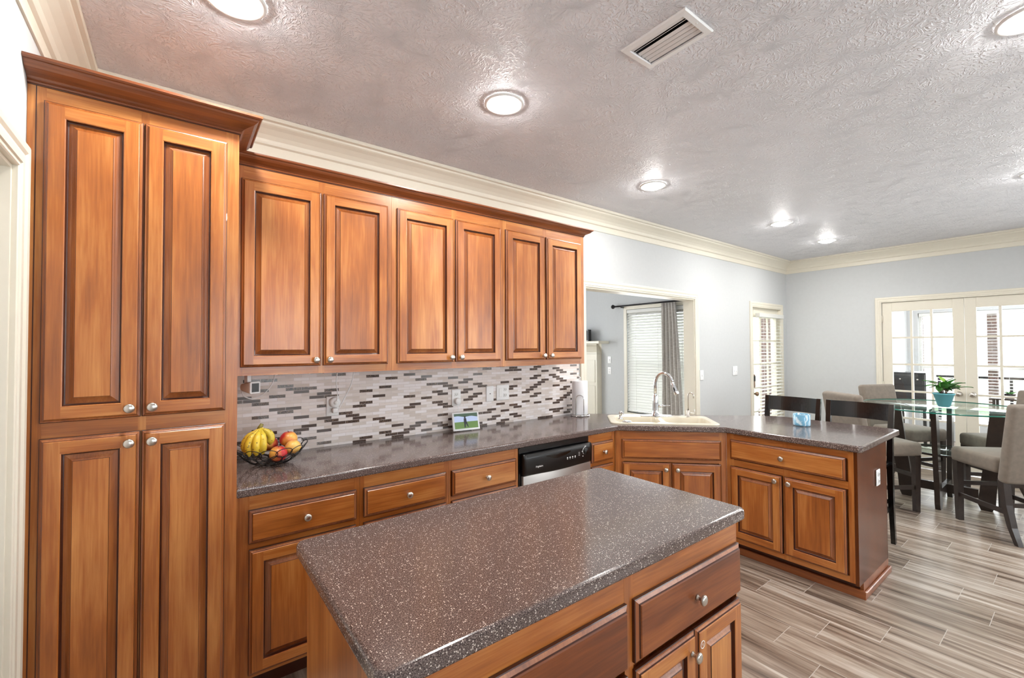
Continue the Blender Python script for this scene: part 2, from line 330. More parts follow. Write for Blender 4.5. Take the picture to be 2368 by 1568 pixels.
# ------------------------------------------------------------------ mesh helpers
class MB:
    def __init__(s): s.v = []; s.f = []; s.m = []; s.sm = []
    def face(s, pts, m=0, smooth=False):
        n = len(s.v); s.v += [tuple(p) for p in pts]; s.f.append(tuple(range(n, n+len(pts)))); s.m.append(m); s.sm.append(smooth)
    def grid(s, rows, m=0, smooth=True, closed=False, cap=False):
        n = len(s.v); k = len(rows[0])
        for r in rows: s.v += [tuple(p) for p in r]
        for i in range(len(rows)-1):
            for j in range(k if closed else k-1):
                a = n+i*k+j; b = n+i*k+(j+1) % k; c = n+(i+1)*k+(j+1) % k; d = n+(i+1)*k+j
                s.f.append((a, b, c, d)); s.m.append(m); s.sm.append(smooth)
        if cap:
            s.f.append(tuple(n+j for j in reversed(range(k)))); s.m.append(m); s.sm.append(False)
            s.f.append(tuple(n+(len(rows)-1)*k+j for j in range(k))); s.m.append(m); s.sm.append(False)
    def box(s, x0, y0, z0, x1, y1, z1, m=0, bev=0, seg=1):
        x0, x1 = min(x0, x1), max(x0, x1); y0, y1 = min(y0, y1), max(y0, y1); z0, z1 = min(z0, z1), max(z0, z1)
        bm = bmesh.new(); bmesh.ops.create_cube(bm, size=1)
        for v in bm.verts: v.co = Vector(((x0+x1)/2+v.co.x*(x1-x0), (y0+y1)/2+v.co.y*(y1-y0), (z0+z1)/2+v.co.z*(z1-z0)))
        if bev: bmesh.ops.bevel(bm, geom=bm.edges[:], offset=bev, segments=seg, profile=.5, affect='EDGES')
        s.add_bm(bm, m, bev and seg > 1)
    def add_bm(s, bm, m=0, smooth=False):
        n = len(s.v); bm.verts.index_update()
        s.v += [tuple(v.co) for v in bm.verts]
        for f in bm.faces: s.f.append(tuple(n+v.index for v in f.verts)); s.m.append(m); s.sm.append(bool(smooth))
        bm.free()
    def prism(s, poly, z0, z1, m=0, bev=0, seg=2, mside=None):
        bm = bmesh.new(); vs_ = [bm.verts.new((p[0], p[1], z0)) for p in poly]
        f = bm.faces.new(vs_); bm.normal_update()
        if f.normal.z > 0: bmesh.ops.reverse_faces(bm, faces=[f])
        r = bmesh.ops.extrude_face_region(bm, geom=[f])
        for e in r['geom']:
            if isinstance(e, bmesh.types.BMVert): e.co.z = z1
        bmesh.ops.recalc_face_normals(bm, faces=bm.faces[:])
        if bev:
            ed = [e for e in bm.edges if abs(e.verts[0].co.z-z1) < 1e-6 and abs(e.verts[1].co.z-z1) < 1e-6] + [e for e in bm.edges if abs(e.verts[0].co.z-z0) < 1e-6 and abs(e.verts[1].co.z-z0) < 1e-6]
            bmesh.ops.bevel(bm, geom=ed, offset=bev, segments=seg, profile=.5, affect='EDGES')
        s.add_bm(bm, m)
    def tube(s, pts, r, n=10, m=0, closed=False, cap=True):
        pts = [Vector(p) for p in pts]; K = len(pts); rows = []
        rad = r if isinstance(r, (list, tuple)) else [r]*K
        up = None
        for i in range(K):
            if closed: d = (pts[(i+1) % K]-pts[i-1])
            else: d = pts[min(i+1, K-1)]-pts[max(i-1, 0)]
            d.normalize()
            if up is None:
                up = d.orthogonal().normalized()
            else:
                up = (up-d*up.dot(d)); up = up.normalized() if up.length > 1e-6 else d.orthogonal().normalized()
            w = d.cross(up)
            rows.append([pts[i]+(up*cos(a)+w*sin(a))*rad[i] for a in [2*pi*j/n for j in range(n)]])
        if closed: rows.append(rows[0])
        s.grid(rows, m, True, True, cap and not closed)
    def lathe(s, prof, c=(0, 0, 0), axis='z', n=24, m=0, smooth=True):
        rows = []
        for r, h in prof:
            row = []
            for j in range(n):
                a = 2*pi*j/n
                if axis == 'z': row.append((c[0]+r*cos(a), c[1]+r*sin(a), c[2]+h))
                elif axis == '-y': row.append((c[0]+r*cos(a), c[1]-h, c[2]+r*sin(a)))
                elif axis == 'x': row.append((c[0]+h, c[1]+r*cos(a), c[2]+r*sin(a)))
            rows.append(row)
        s.grid(rows, m, smooth, True, False)
    def sweep(s, prof, path, m=0, closed=False):
        """prof: list of (out, z); path: list of (x, y); 'out' is to the right of travel direction."""
        P = [Vector(p) for p in path]; K = len(P); rows = []
        for i in range(K):
            a = (P[i]-P[i-1]).normalized() if i > 0 else (P[1]-P[0]).normalized()
            b = (P[i+1]-P[i]).normalized() if i < K-1 else a
            na = Vector((a.y, -a.x)); nb = Vector((b.y, -b.x)); mt = (na+nb); mt = mt/(mt.dot(na))
            rows.append([(P[i].x+mt.x*o, P[i].y+mt.y*o, z) for o, z in prof])
        s.grid(rows, m, False, False, False)
        s.face(rows[0], m); s.face(list(reversed(rows[-1])), m)
def mesh_obj(name, mb, mats, parent=None, loc=None, fixn=True):
    me = bpy.data.meshes.new(name); me.from_pydata(mb.v, [], mb.f)
    if not isinstance(mats, (list, tuple)): mats = [mats]
    for x in mats: me.materials.append(M[x] if isinstance(x, str) else x)
    for p, i, sm in zip(me.polygons, mb.m, mb.sm): p.material_index = i; p.use_smooth = sm
    if fixn:
        bm = bmesh.new(); bm.from_mesh(me); bmesh.ops.remove_doubles(bm, verts=bm.verts[:], dist=1e-5)
        bmesh.ops.recalc_face_normals(bm, faces=bm.faces[:]); bm.to_mesh(me); bm.free()
    me.update()
    o = bpy.data.objects.new(name, me); col.objects.link(o)
    if parent: o.parent = parent
    if loc: o.location = loc
    return o
def tag(o, label, cat, group=None):
    o['label'] = label; o['category'] = cat
    if group: o['group'] = group
    return o
def thing(name, label, cat, loc=(0, 0, 0), rz=0, group=None):
    o = bpy.data.objects.new(name, None); col.objects.link(o); o.empty_display_size = .1
    o.location = loc; o.rotation_euler = (0, 0, rz)
    return tag(o, label, cat, group)
def struct(name, mb, mats, parent=None, loc=None):
    o = mesh_obj(name, mb, mats, parent, loc)
    if not parent: o['kind'] = 'structure'
    return o
def copy_tree(o, parent=None):
    c = o.copy(); col.objects.link(c); c.parent = parent
    for ch in list(o.children): copy_tree(ch, c)
    return c

# ------------------------------------------------------------------ room shell
mb = MB(); mb.box(XL-2.2, YB-.2, -.1, XB+.001, 0.13, 0); struct('floor', mb, 'floor')
mb = MB(); mb.box(.3, .131, -.1, 5.75, 4.6, -.001); struct('floor_living_room', mb, 'carpet')
mb = MB(); mb.box(XB+.002, -4.2, -.1, 9.65, -.75, -.003); struct('floor_sunroom', mb, 'floor')
mb = MB(); vx0, vx1, vy0, vy1 = 1.379-.072, 1.379+.072, -1.738-.121, -1.738+.121
mb.box(XL-2.2, YB-.2, H, vx0, .13, H+.12); mb.box(vx1, YB-.2, H, 7.196, .13, H+.12); mb.box(vx0, YB-.2, H, vx1, vy0, H+.12); mb.box(vx0, vy1, H, vx1, .13, H+.12)
struct('ceiling', mb, 'ceiling')
mb = MB(); mb.box(.3, .131, H, 5.75, 4.6, H+.12); struct('ceiling_living_room', mb, 'ceiling')
mb = MB(); mb.box(7.197, -4.2, H, 9.66, -.75, H+.12); struct('ceiling_sunroom', mb, 'ceiling')
T = .13
def wall_x(name, segs, y0, y1):   # boxes along x
    mb = MB()
    for a, b, z0, z1 in segs: mb.box(a, y0, z0, b, y1, z1)
    return struct(name, mb, 'wall')
OX0, OX1, OZ = 2.735, 4.54, 2.045
DX0, DX1, DZ = 5.96, 6.83, 2.03
wall_x('wall_left', [(XL-.15, OX0, 0, H), (OX0, OX1, OZ, H), (OX1, DX0, 0, H), (DX0, DX1, DZ, H), (DX1, XB, 0, H)], 0, T)
def wall_y(name, segs, x0, x1, mat='wall'):
    mb = MB()
    for a, b, z0, z1 in segs: mb.box(x0, a, z0, x1, b, z1)
    return struct(name, mb, mat)
FY0, FY1, FZ = -1.12, -2.62, 2.055
wall_y('wall_back', [(.13, FY0, 0, H), (FY0, FY1, FZ, H), (FY1, -3.1, 0, H), (-3.1, -4.7, 0, .75), (-3.1, -4.7, 2.25, H), (-4.7, YB, 0, H)], XB, XB+.14)
PY0, PY1, PZ = -.795, -1.66, 2.06
wall_y('wall_near', [(-.0005, PY0, 0, H), (PY0, PY1, PZ, H), (PY1, YB, 0, H)], XL-.13, XL)
wall_x('wall_right', [(XL-.15, .2, 0, H), (.2, 2.0, 0, .9), (.2, 2.0, 2.2, H), (2.0, 3.4, 0, H), (3.4, 5.2, 0, .9), (3.4, 5.2, 2.2, H), (5.2, XB+.14, 0, H)], YB-.14, YB)
# living room and sunroom shells
LX = 5.6; LWY0, LWY1, LWZ0, LWZ1 = .62, 1.79, .45, 2.10
wall_y('wall_living_room_window', [(T, LWY0, 0, H), (LWY0, LWY1, 0, LWZ0), (LWY0, LWY1, LWZ1, H), (LWY1, 4.6, 0, H)], LX, LX+.14)
wall_x('wall_living_room_far', [(.3, 1.2, 0, H), (1.2, 3.8, 0, .8), (1.2, 3.8, 2.4, H), (3.8, LX, 0, H)], 4.45, 4.6)
wall_y('wall_living_room_side', [(T+.001, 4.45, 0, H)], .3, .44)
SX = 9.5; SWZ0, SWZ1 = .27, 2.03
wall_x('wall_sunroom_side', [(XB+.141, SX, 0, H)], -.89, -.76)
wall_x('wall_sunroom_far_side', [(XB+.141, SX, 0, H)], -4.2, -4.07)
wall_y('wall_sunroom_window', [(-.76, -1.03, 0, H), (-1.03, -3.9, 0, SWZ0), (-1.03, -3.9, SWZ1, H), (-2.20, -2.30, SWZ0, SWZ1), (-3.10, -3.20, SWZ0, SWZ1), (-3.9, -4.2, 0, H)], SX, SX+.15)
# crown moulding of the room
CR = [(0, H-.175), (.008, H-.175), (.010, H-.168), (.010, H-.125), (.022, H-.118), (.026, H-.108), (.030, H-.095), (.045, H-.075), (.070, H-.052), (.088, H-.040), (.094, H-.034), (.096, H-.024), (.112, H-.020), (.115, H-.014), (.115, H-.001), (0, H-.001)]
mb = MB(); mb.sweep(CR, [(XL, YB), (XL, 0), (XB, 0), (XB, YB), (XL, YB)]); struct('trim_crown_moulding', mb, 'trim')
# casings
def casing(name, pts, axis, c, w=.085, t=.018):
    """mitred door casing with a stepped profile; pts = (a0, a1, z1, outward sign); c = wall plane"""
    a0, a1, z1, d = pts; mb = MB()
    prof = [(0, 0), (0, t*.5), (.004, t*.62), (.014, t*.62), (.017, t*.8), (w*.45, t*.8), (w*.55, t*.72), (w*.66, t*.95), (w-.012, t), (w-.004, t*.9), (w, t*.55), (w, 0)]
    rows = []
    for k in range(4):
        row = []
        for s_, th in prof:
            u = (a0-s_) if k < 2 else (a1+s_); z = 0 if k in (0, 3) else z1+s_
            row.append((u, c+d*th, z) if axis == 'x' else (c+d*th, u, z))
        rows.append(row)
    mb.grid(rows, 0, False, True, True)
    return struct(name, mb, 'trim')
casing('trim_opening_casing', (OX0, OX1, OZ, -1), 'x', -.0005, w=.075)
casing('trim_patio_door_casing', (DX0, DX1, DZ, -1), 'x', -.0005, w=.075)
casing('trim_french_door_casing', (FY1, FY0, FZ, -1), 'y', XB-.0005, w=.065)
casing('trim_near_door_casing', (PY1, PY0, PZ, 1), 'y', XL+.0005, w=.09, t=.026)
# jamb linings
mb = MB(); mb.box(OX0, -.001, 0, OX0+.012, T+.001, OZ); mb.box(OX1-.012, -.001, 0, OX1, T+.001, OZ); mb.box(OX0+.012, -.001, OZ-.012, OX1-.012, T+.001, OZ); struct('trim_opening_jamb', mb, 'trim')
mb = MB(); mb.box(XL-.129, PY0-.012, 0, XL+.001, PY0, PZ); mb.box(XL-.129, PY1, 0, XL+.001, PY1+.012, PZ); mb.box(XL-.129, PY1+.012, PZ-.012, XL+.001, PY0-.012, PZ); struct('trim_near_door_jamb', mb, 'trim')
# baseboards
mb = MB()
mb.sweep([(0, 0), (.014, 0), (.014, .09), (.006, .11), (0, .11)], [(4.63, 0), (DX0-.08, 0)]); struct('baseboard_left', mb, 'trim')
mb = MB()
mb.sweep([(0, 0), (.014, 0), (.014, .09), (.006, .11), (0, .11)], [(DX1+.08, 0), (XB, 0), (XB, FY0+.07)]); struct('baseboard_back', mb, 'trim')
mb = MB()
mb.sweep([(0, 0), (.014, 0), (.014, .09), (.006, .11), (0, .11)], [(XB, FY1-.07), (XB, YB), (XL, YB), (XL, PY1-.1)]); struct('baseboard_right', mb, 'trim')
# near door leaf (white, at the far left)
dr = thing('door_1', 'x', 'door'); del dr['label']; del dr['category']; dr['kind'] = 'structure'
mb = MB(); mb.box(XL-.085, PY1+.014, .01, XL-.05, PY0-.014, PZ-.014); mesh_obj('leaf', mb, 'white', dr)

# windows added out of view for daylight, then sunroom and living room
def window(name, axis, c0, c1, a0, a1, z0, z1, nv=2, nh=2, fr=.05):
    w = thing(name, 'x', 'window'); del w['label']; del w['category']; w['kind'] = 'structure'
    mb = MB()
    def b(u0, u1, za, zb, k0=c0, k1=c1, m_=mb):
        if axis == 'x': m_.box(u0, k0, za, u1, k1, zb)
        else: m_.box(k0, u0, za, k1, u1, zb)
    b(a0, a0+fr, z0, z1); b(a1-fr, a1, z0, z1); b(a0+fr, a1-fr, z0, z0+fr); b(a0+fr, a1-fr, z1-fr, z1)
    cm = (c0+c1)/2
    for i in range(1, nv): u = a0+(a1-a0)*i/nv; b(u-.012, u+.012, z0+fr, z1-fr, cm-.012, cm+.012)
    for i in range(1, nh): u = z0+(z1-z0)*i/nh; b(a0+fr, a1-fr, u-.018, u+.018, cm-.014, cm+.014)
    mesh_obj('window_frame', mb, 'white', w)
    g = MB(); b(a0+fr, a1-fr, z0+fr, z1-fr, cm-.002, cm+.002, g); mesh_obj('pane', g, 'glass', w)
    return w
window('added_window_1', 'x', YB-.10, YB-.05, .2, 2.0, .9, 2.2); window('added_window_2', 'x', YB-.10, YB-.05, 3.4, 5.2, .9, 2.2)  # both invented, to give daylight from behind the camera
window('added_window_3', 'y', XB+.05, XB+.10, -4.7, -3.1, .75, 2.25)  # unseen window, added to let light in from the right
window('window_4', 'y', LX+.06, LX+.11, LWY0, LWY1, LWZ0, LWZ1, 2, 2)
window('window_5', 'y', SX+.07, SX+.12, -2.20, -1.03, SWZ0, SWZ1, 1, 2, .035)
window('window_6', 'y', SX+.07, SX+.12, -3.10, -2.30, SWZ0, SWZ1, 1, 2, .035)
window('window_7', 'y', SX+.07, SX+.12, -3.9, -3.20, SWZ0, SWZ1, 1, 2, .035)
window('window_8', 'x', 4.49, 4.54, 1.2, 3.8, .8, 2.4, 3, 2)
mb = MB(); mb.box(LX-.03, LWY0-.05, LWZ0-.03, LX+.06, LWY1+.05, LWZ0); mb.box(LX-.015, LWY0-.055, LWZ0, LX-.001, LWY0, LWZ1+.055); mb.box(LX-.015, LWY1, LWZ0, LX-.001, LWY1+.055, LWZ1+.055); mb.box(LX-.015, LWY0, LWZ1, LX-.001, LWY1, LWZ1+.055)
struct('trim_living_window_casing', mb, 'trim')

# french doors
def french(name, ya, yb, sgn):
    """leaf between ya (greater) and yb"""
    d = thing(name, 'x', 'door'); del d['label']; del d['category']; d['kind'] = 'structure'
    x0, x1 = XB+.012, XB+.052; mb = MB(); st = .095; zt = FZ-.004; zb = .008; top = .115; bot = .25
    mb.box(x0, ya, zb, x1, ya-st, zt, bev=.002); mb.box(x0, yb+st, zb, x1, yb, zt, bev=.002)
    mb.box(x0, ya-st, zt-top, x1, yb+st, zt, bev=.002); mb.box(x0, ya-st, zb, x1, yb+st, zb+bot, bev=.002)
    Y0, Y1 = ya-st, yb+st; z0, z1 = zb+bot, zt-top
    for i in (1, 2): u = Y0+(Y1-Y0)*i/3; mb.box(x0+.006, u-.011, z0, x1-.006, u+.011, z1)
    for i in range(1, 5): u = z0+(z1-z0)*i/5; mb.box(x0+.0075, Y0, u-.011, x1-.0075, Y1, u+.011)
    mesh_obj('leaf', mb, 'trim', d)
    g = MB(); g.box((x0+x1)/2-.002, Y1, z0, (x0+x1)/2+.002, Y0, z1); mesh_obj('pane', g, 'glass', d)
    yk = yb+.055 if sgn > 0 else ya-.055
    k = MB(); k.lathe([(0, 0), (.030, 0), (.030, .006), (.012, .010), (.011, .03), (.024, .038), (.030, .050), (.027, .064), (.014, .072), (0, .073)], (0, 0, 0), '-y', 20)
    ko = mesh_obj('door_knob', k, 'nickel', d, (x0-.001, yk, .935)); ko.rotation_euler = (0, 0, -pi/2)
    return d
ym = (FY0+FY1)/2
french('door_2', FY0-.004, ym+.002, 1); french('door_3', ym-.002, FY1+.004, -1)
mb = MB(); mb.box(XB+.01, FY0-.003, .0, XB+.13, FY0-.0005, FZ); mb.box(XB+.01, FY1+.0005, 0, XB+.13, FY1+.003, FZ); mb.box(XB+.01, FY1+.003, FZ-.003, XB+.13, FY0-.003, FZ-.0005); struct('trim_french_door_jamb', mb, 'trim')
# hinges
for z in (1.80, .95, .25):
    mb = MB(); mb.lathe([(0, 0), (.007, 0), (.007, .09), (0, .09)], (XB+.004, FY0-.004, z)); o = mesh_obj('hinge', mb, 'trim', bpy.data.objects['door_2'])

# patio door with glass and its blind
pd = thing('door_4', 'x', 'door'); del pd['label']; del pd['category']; pd['kind'] = 'structure'
mb = MB(); y0, y1 = .03, .07
mb.box(DX0+.004, y0, .01, DX0+.10, y1, DZ-.004, bev=.002); mb.box(DX1-.06, y0, .01, DX1-.004, y1, DZ-.004, bev=.002)
mb.box(DX0+.10, y0, DZ-.13, DX1-.06, y1, DZ-.004, bev=.002); mb.box(DX0+.10, y0, .01, DX1-.06, y1, .28, bev=.002)
u = (DX0+.10+DX1-.06)/2
for uu_ in (DX0+.10+.24, DX1-.06-.24): mb.box(uu_-.01, y0+.008, .28, uu_+.01, y1-.008, DZ-.13)
for i in range(1, 5): z = .28+(DZ-.13-.28)*i/5; mb.box(DX0+.10, y0+.0095, z-.01, DX1-.06, y1-.0095, z+.01)
mesh_obj('leaf', mb, 'trim', pd)
g = MB(); g.box(DX0+.10, .048, .28, DX1-.06, .052, DZ-.13); mesh_obj('pane', g, 'glass', pd)
k = MB(); k.box(DX0+.015, y0-.03, .94, DX0+.075, y0-.001, 1.12, bev=.008, seg=2); k.box(DX0+.022, y0-.034, 1.03, DX0+.068, y0-.029, 1.10, 1); mesh_obj('keypad_deadbolt', k, ['bronze', 'slot'], pd)
k = MB(); k.lathe([(0, 0), (.030, 0), (.030, .006), (.012, .010), (.011, .035), (.024, .042), (.030, .055), (.027, .068), (.014, .076), (0, .077)], (DX0+.05, y0-.001, .86), '-y', 20); mesh_obj('door_knob', k, 'bronze', pd)
mb = MB(); mb.box(DX0+.0005, -.001, 0, DX0+.003, T, DZ); mb.box(DX1-.003, -.001, 0, DX1-.0005, T, DZ); mb.box(DX0+.003, -.001, DZ-.003, DX1-.003, T, DZ-.0005); struct('trim_patio_door_jamb', mb, 'trim')

def blind(name, label, loc, rz, w, z0, z1, pitch, tilt, cat='blind', sw=.048, group=None):
    """local: spans x 0..w, front -y, room side"""
    b = thing(name, label, cat, loc, rz, group)
    mb = MB(); mb.box(0, -.03, z1-.055, w, .03, z1, bev=.004); mesh_obj('headrail', mb, 'blind', b)
    mb = MB(); z = z1-.075
    while z > z0+.02:
        dy = cos(tilt)*sw/2; dz = sin(tilt)*sw/2; t = .0014
        mb.v += []
        a = [(.004, -dy, z-dz-t), (w-.004, -dy, z-dz-t), (w-.004, dy, z+dz-t), (.004, dy, z+dz-t)]
        c = [(p[0], p[1], p[2]+2*t) for p in a]
        mb.face(list(reversed(a))); mb.face(c)
        for i in range(4): j = (i+1) % 4; mb.face([a[i], a[j], c[j], c[i]])
        z -= pitch
    mesh_obj('slats', mb, 'blind', b)
    mb = MB()
    mb.box(.004, -.02, z0, w-.004, .02, z0+.018, bev=.003); mesh_obj('bottom_rail', mb, 'blind', b)
    for u in (w*.15, w*.5, w*.85) if w > .7 else (w*.2, w*.8):
        mb = MB(); mb.box(u-.002, -sw/2-.004, z0+.01, u+.002, -sw/2-.002, z1-.05); mesh_obj('ladder_cord', mb, 'blind', b)
    return b
blind('window_blind', 'white slatted blind over the living room window beside the grey curtain', (LX+.012, LWY1-.01, 0), -pi/2, LWY1-LWY0-.02, LWZ0+.02, LWZ1-.005, .043, radians(54))
blind('door_blind', 'white slatted blind hanging on the patio door', (DX0+.085, -.033, 0), 0, .76, .30, 1.95, .046, radians(8))
blind('sunroom_blind', 'open white blind on the sunroom window behind both french doors', (SX+.03, -1.04, 0), -pi/2, 1.15, SWZ0+.02, SWZ1-.003, .046, radians(5))
blind('sunroom_blind', 'open white blind on the sunroom window at the far right, hidden by the chair', (SX+.03, -2.31, 0), -pi/2, .78, SWZ0+.02, SWZ1-.003, .046, radians(5))

# curtain and rod
ct = MB(); rows = []; nz = 24; nx = 60
for i in range(nz+1):
    z = 2.145-(2.145-.03)*i/nz; s_ = i/nz; row = []
    y_a = 1.10+.02*s_; y_b = .865-.115*s_**.8
    for j in range(nx+1):
        u = j/nx; amp = .022+.012*s_
        row.append((LX-.075+amp*sin(u*2*pi*5.0+.6*sin(s_*3))+.006*sin(u*37), y_a+(y_b-y_a)*u, z))
    rows.append(row)
ct.grid(rows); o = mesh_obj('curtain', ct, 'curtain', fixn=False); tag(o, 'grey linen curtain hanging in folds beside the living room window', 'curtain')
md = o.modifiers.new('thick', 'SOLIDIFY'); md.thickness = .003
rd = thing('curtain_rod', 'black curtain rod above the living room window', 'curtain rod', (LX-.075, 1.3, 2.16))
mb = MB(); mb.tube([(0, .66, 0), (0, -.95, 0)], .0125, 12); mesh_obj('pole', mb, 'rod', rd)
mb = MB(); mb.lathe([(0, 0), (.014, .002), (.016, .012), (.012, .02), (.030, .035), (.036, .052), (.030, .068), (.012, .08), (0, .083)], (0, 0, 0), '-y', 16)
o = mesh_obj('finial', mb, 'rod', rd, (0, .66, 0)); o.rotation_euler = (0, 0, pi)
o = mesh_obj('finial', mb, 'rod', rd, (0, -.95, 0))
for y in (.54, -.60):
    mb = MB(); mb.box(-.012, y-.01, -.03, .0735, y+.01, -.016); mb.box(.065, y-.012, -.05, .0735, y+.012, .0); mesh_obj('bracket', mb, 'rod', rd)

# ------------------------------------------------------------------ fireplace mantel in living room
fm = thing('fireplace_mantel', 'cream painted fireplace mantel seen through the wide opening', 'fireplace', (LX, 3.0, 0))
def pil(y):
    mb = MB(); mb.box(-.14, y-.16, 0, -.001, y+.16, .14, bev=.004); mb.box(-.12, y-.14, .14, -.001, y+.14, 1.38, bev=.003)
    mb.box(-.128, y-.10, .9, -.12, y+.10, 1.28, bev=.003); mb.box(-.128, y-.10, .2, -.12, y+.10, .84, bev=.003)
    return mb
mesh_obj('pilaster', pil(-.53), 'trim', fm); mesh_obj('pilaster', pil(.53), 'trim', fm)
mb = MB(); mb.box(-.12, -.389, 1.0, -.001, .389, 1.38, bev=.003); mesh_obj('frieze_panel', mb, 'trim', fm)
mb = MB(); mb.sweep([(0, 1.38), (.012, 1.38), (.014, 1.41), (.03, 1.44), (.04, 1.46), (.07, 1.52), (.085, 1.53), (.085, 1.555), (0, 1.555)], [(-.001, .67), (-.12, .67), (-.12, -.67), (-.001, -.67)][::-1]); 
mesh_obj('mantel_crown', mb, 'trim', fm)
mb = MB(); mb.box(-.26, -.84, 1.556, -.001, .84, 1.60, bev=.005); mesh_obj('mantel_shelf', mb, 'trim', fm)
mb = MB(); mb.box(-.05, -.388, .01, -.001, .388, .999); mesh_obj('firebox', mb, 'slot', fm)
mb = MB(); mb.box(-.04, -.15, 0, .04, .15, .20, bev=.004); mb.box(-.044, -.135, .015, -.04, .135, .185, 1)
o = mesh_obj('speaker_box', mb, ['black', 'slot']); o.location = (LX-.14, 2.62, 1.601); tag(o, 'small black box standing on the fireplace mantel shelf', 'box')

# ------------------------------------------------------------------ wall plates
def plate(name, label, loc, rz=0, w=.072, h=.116, kinds=('switch',), group=None):
    p = thing(name, label, 'outlet' if 'outlet' in name else 'switch', loc, rz, group)
    mb = MB(); mb.box(-w/2, -.007, -h/2, w/2, -.0005, h/2, bev=.003, seg=2); mesh_obj('cover_plate', mb, 'plate', p)
    n = len(kinds)
    for i, kd in enumerate(kinds):
        cx = (i-(n-1)/2)*.046
        if kd == 'switch':
            mb = MB(); mb.box(cx-.006, -.016, -.012, cx+.006, -.0071, .012, bev=.002); mesh_obj('toggle', mb, 'plate', p)
        elif kd == 'rocker':
            mb = MB(); mb.box(cx-.016, -.011, -.033, cx+.016, -.0071, .033, bev=.002); mesh_obj('rocker', mb, 'white', p)
        elif kd == 'outlet':
            for z in (-.022, .022):
                mb = MB(); mb.box(cx-.015, -.010, z-.013, cx+.015, -.0071, z+.013, bev=.003, seg=2)
                mb.box(cx-.008, -.0112, z-.003, cx-.006, -.0101, z+.006, 1); mb.box(cx+.006, -.0112, z-.003, cx+.008, -.0101, z+.006, 1); mb.box(cx-.0015, -.0112, z-.009, cx+.0015, -.0101, z-.006, 1)
                mesh_obj('socket', mb, ['white', 'slot'], p)
        elif kd == 'jack':
            mb = MB(); mb.lathe([(0, .0121), (.003, .0121), (.0035, .0075), (0, .0072)], (cx, 0, 0), '-y', 10); mesh_obj('jack', mb, 'slot', p)
    return p
TY = -.0085  # face of the tile
plate('power_outlet', 'white wall outlet holding two chargers, above the fruit basket', (.545, TY, 1.152), 0, kinds=('outlet',))
plate('power_outlet', 'white wall outlet directly above the small smart display', (1.393, TY, 1.142), 0, kinds=('outlet',))
plate('jack_plate', 'narrow white plate with centre jack, on the tile beside the double plate', (1.683, TY, 1.150), 0, kinds=('jack',), w=.066)
plate('switch_and_outlet_plate', 'wide white plate with rocker switch and socket on the tile', (1.803, TY, 1.152), 0, w=.118, kinds=('rocker', 'outlet'))
plate('light_switch', 'white light switch right beside the casing of the wide opening', (4.675, -.001, 1.165), 0, w=.072, kinds=('switch',))
plate('light_switch', 'white double light switch left of the patio door', (5.465, -.001, 1.19), 0, w=.118, kinds=('switch', 'switch'))
plate('light_switch', 'upper white plate on living room wall beside the mantel', (LX-.001, 2.154, 1.285), -pi/2, kinds=('switch',))
plate('power_outlet', 'lower white plate on living room wall beside the mantel', (LX-.001, 2.154, 1.104), -pi/2, kinds=('outlet',))
# backsplash
mb = MB(); mb.box(0.001, -.008, .9155, 2.64, -.0005, 1.353); o = mesh_obj('tile_backsplash', mb, 'mosaic'); tag(o, 'mosaic tile backsplash of cream and dark brown strips above the counter', 'backsplash')

# ------------------------------------------------------------------ cabinetry
def ring(mb, w, h, i0, y0, i1, y1, m):
    a = [(i0, i0), (w-i0, i0), (w-i0, h-i0), (i0, h-i0)]; b = [(i1, i1), (w-i1, i1), (w-i1, h-i1), (i1, h-i1)]
    for k in range(4):
        j = (k+1) % 4
        mb.face([(a[k][0], y0, a[k][1]), (a[j][0], y0, a[j][1]), (b[j][0], y1, b[j][1]), (b[k][0], y1, b[k][1])], m)
def door_mesh(w, h, s=.052):
    mb = MB(); t = .022
    mb.face([(0, 0, 0), (w, 0, 0), (w, 0, h), (0, 0, h)], 0)
    ring(mb, w, h, 0, 0, 0, -.009, 2); ring(mb, w, h, 0, -.009, .0022, -.011, 2)
    for a_, b_ in (((.0022, -.011), (.006, -.0122)), ((.006, -.0122), (.010, -.0155))): ring(mb, w, h, a_[0], a_[1], b_[0], b_[1], 3)
    ring(mb, w, h, .010, -.0155, .0112, -.0198, 2)
    ring(mb, w, h, .0112, -.0198, .0135, -t, 0)
    i = .0135
    mb.face([(i, -t, i), (s, -t, i), (s, -t, h-i), (i, -t, h-i)], 0); mb.face([(w-s, -t, i), (w-i, -t, i), (w-i, -t, h-i), (w-s, -t, h-i)], 0)
    mb.face([(s, -t, i), (w-s, -t, i), (w-s, -t, s), (s, -t, s)], 1); mb.face([(s, -t, h-s), (w-s, -t, h-s), (w-s, -t, h-i), (s, -t, h-i)], 1)
    ring(mb, w, h, s, -t, s+.003, -t+.0015, 0); ring(mb, w, h, s+.003, -t+.0015, s+.0055, -.009, 2)
    ring(mb, w, h, s+.0055, -.009, s+.009, -.007, 2)
    pr_ = [(.009, -.0070), (.013, -.0082), (.018, -.0100), (.023, -.0128), (.027, -.0160), (.030, -.0182)]
    for k in range(5): ring(mb, w, h, s+pr_[k][0], pr_[k][1], s+pr_[k+1][0], pr_[k+1][1], 3)
    ring(mb, w, h, s+.030, -.0182, s+.0312, -.0208, 2)
    q = s+.0312
    mb.face([(q, -.0208, q), (w-q, -.0208, q), (w-q, -.0208, h-q), (q, -.0208, h-q)], 0)
    return mb
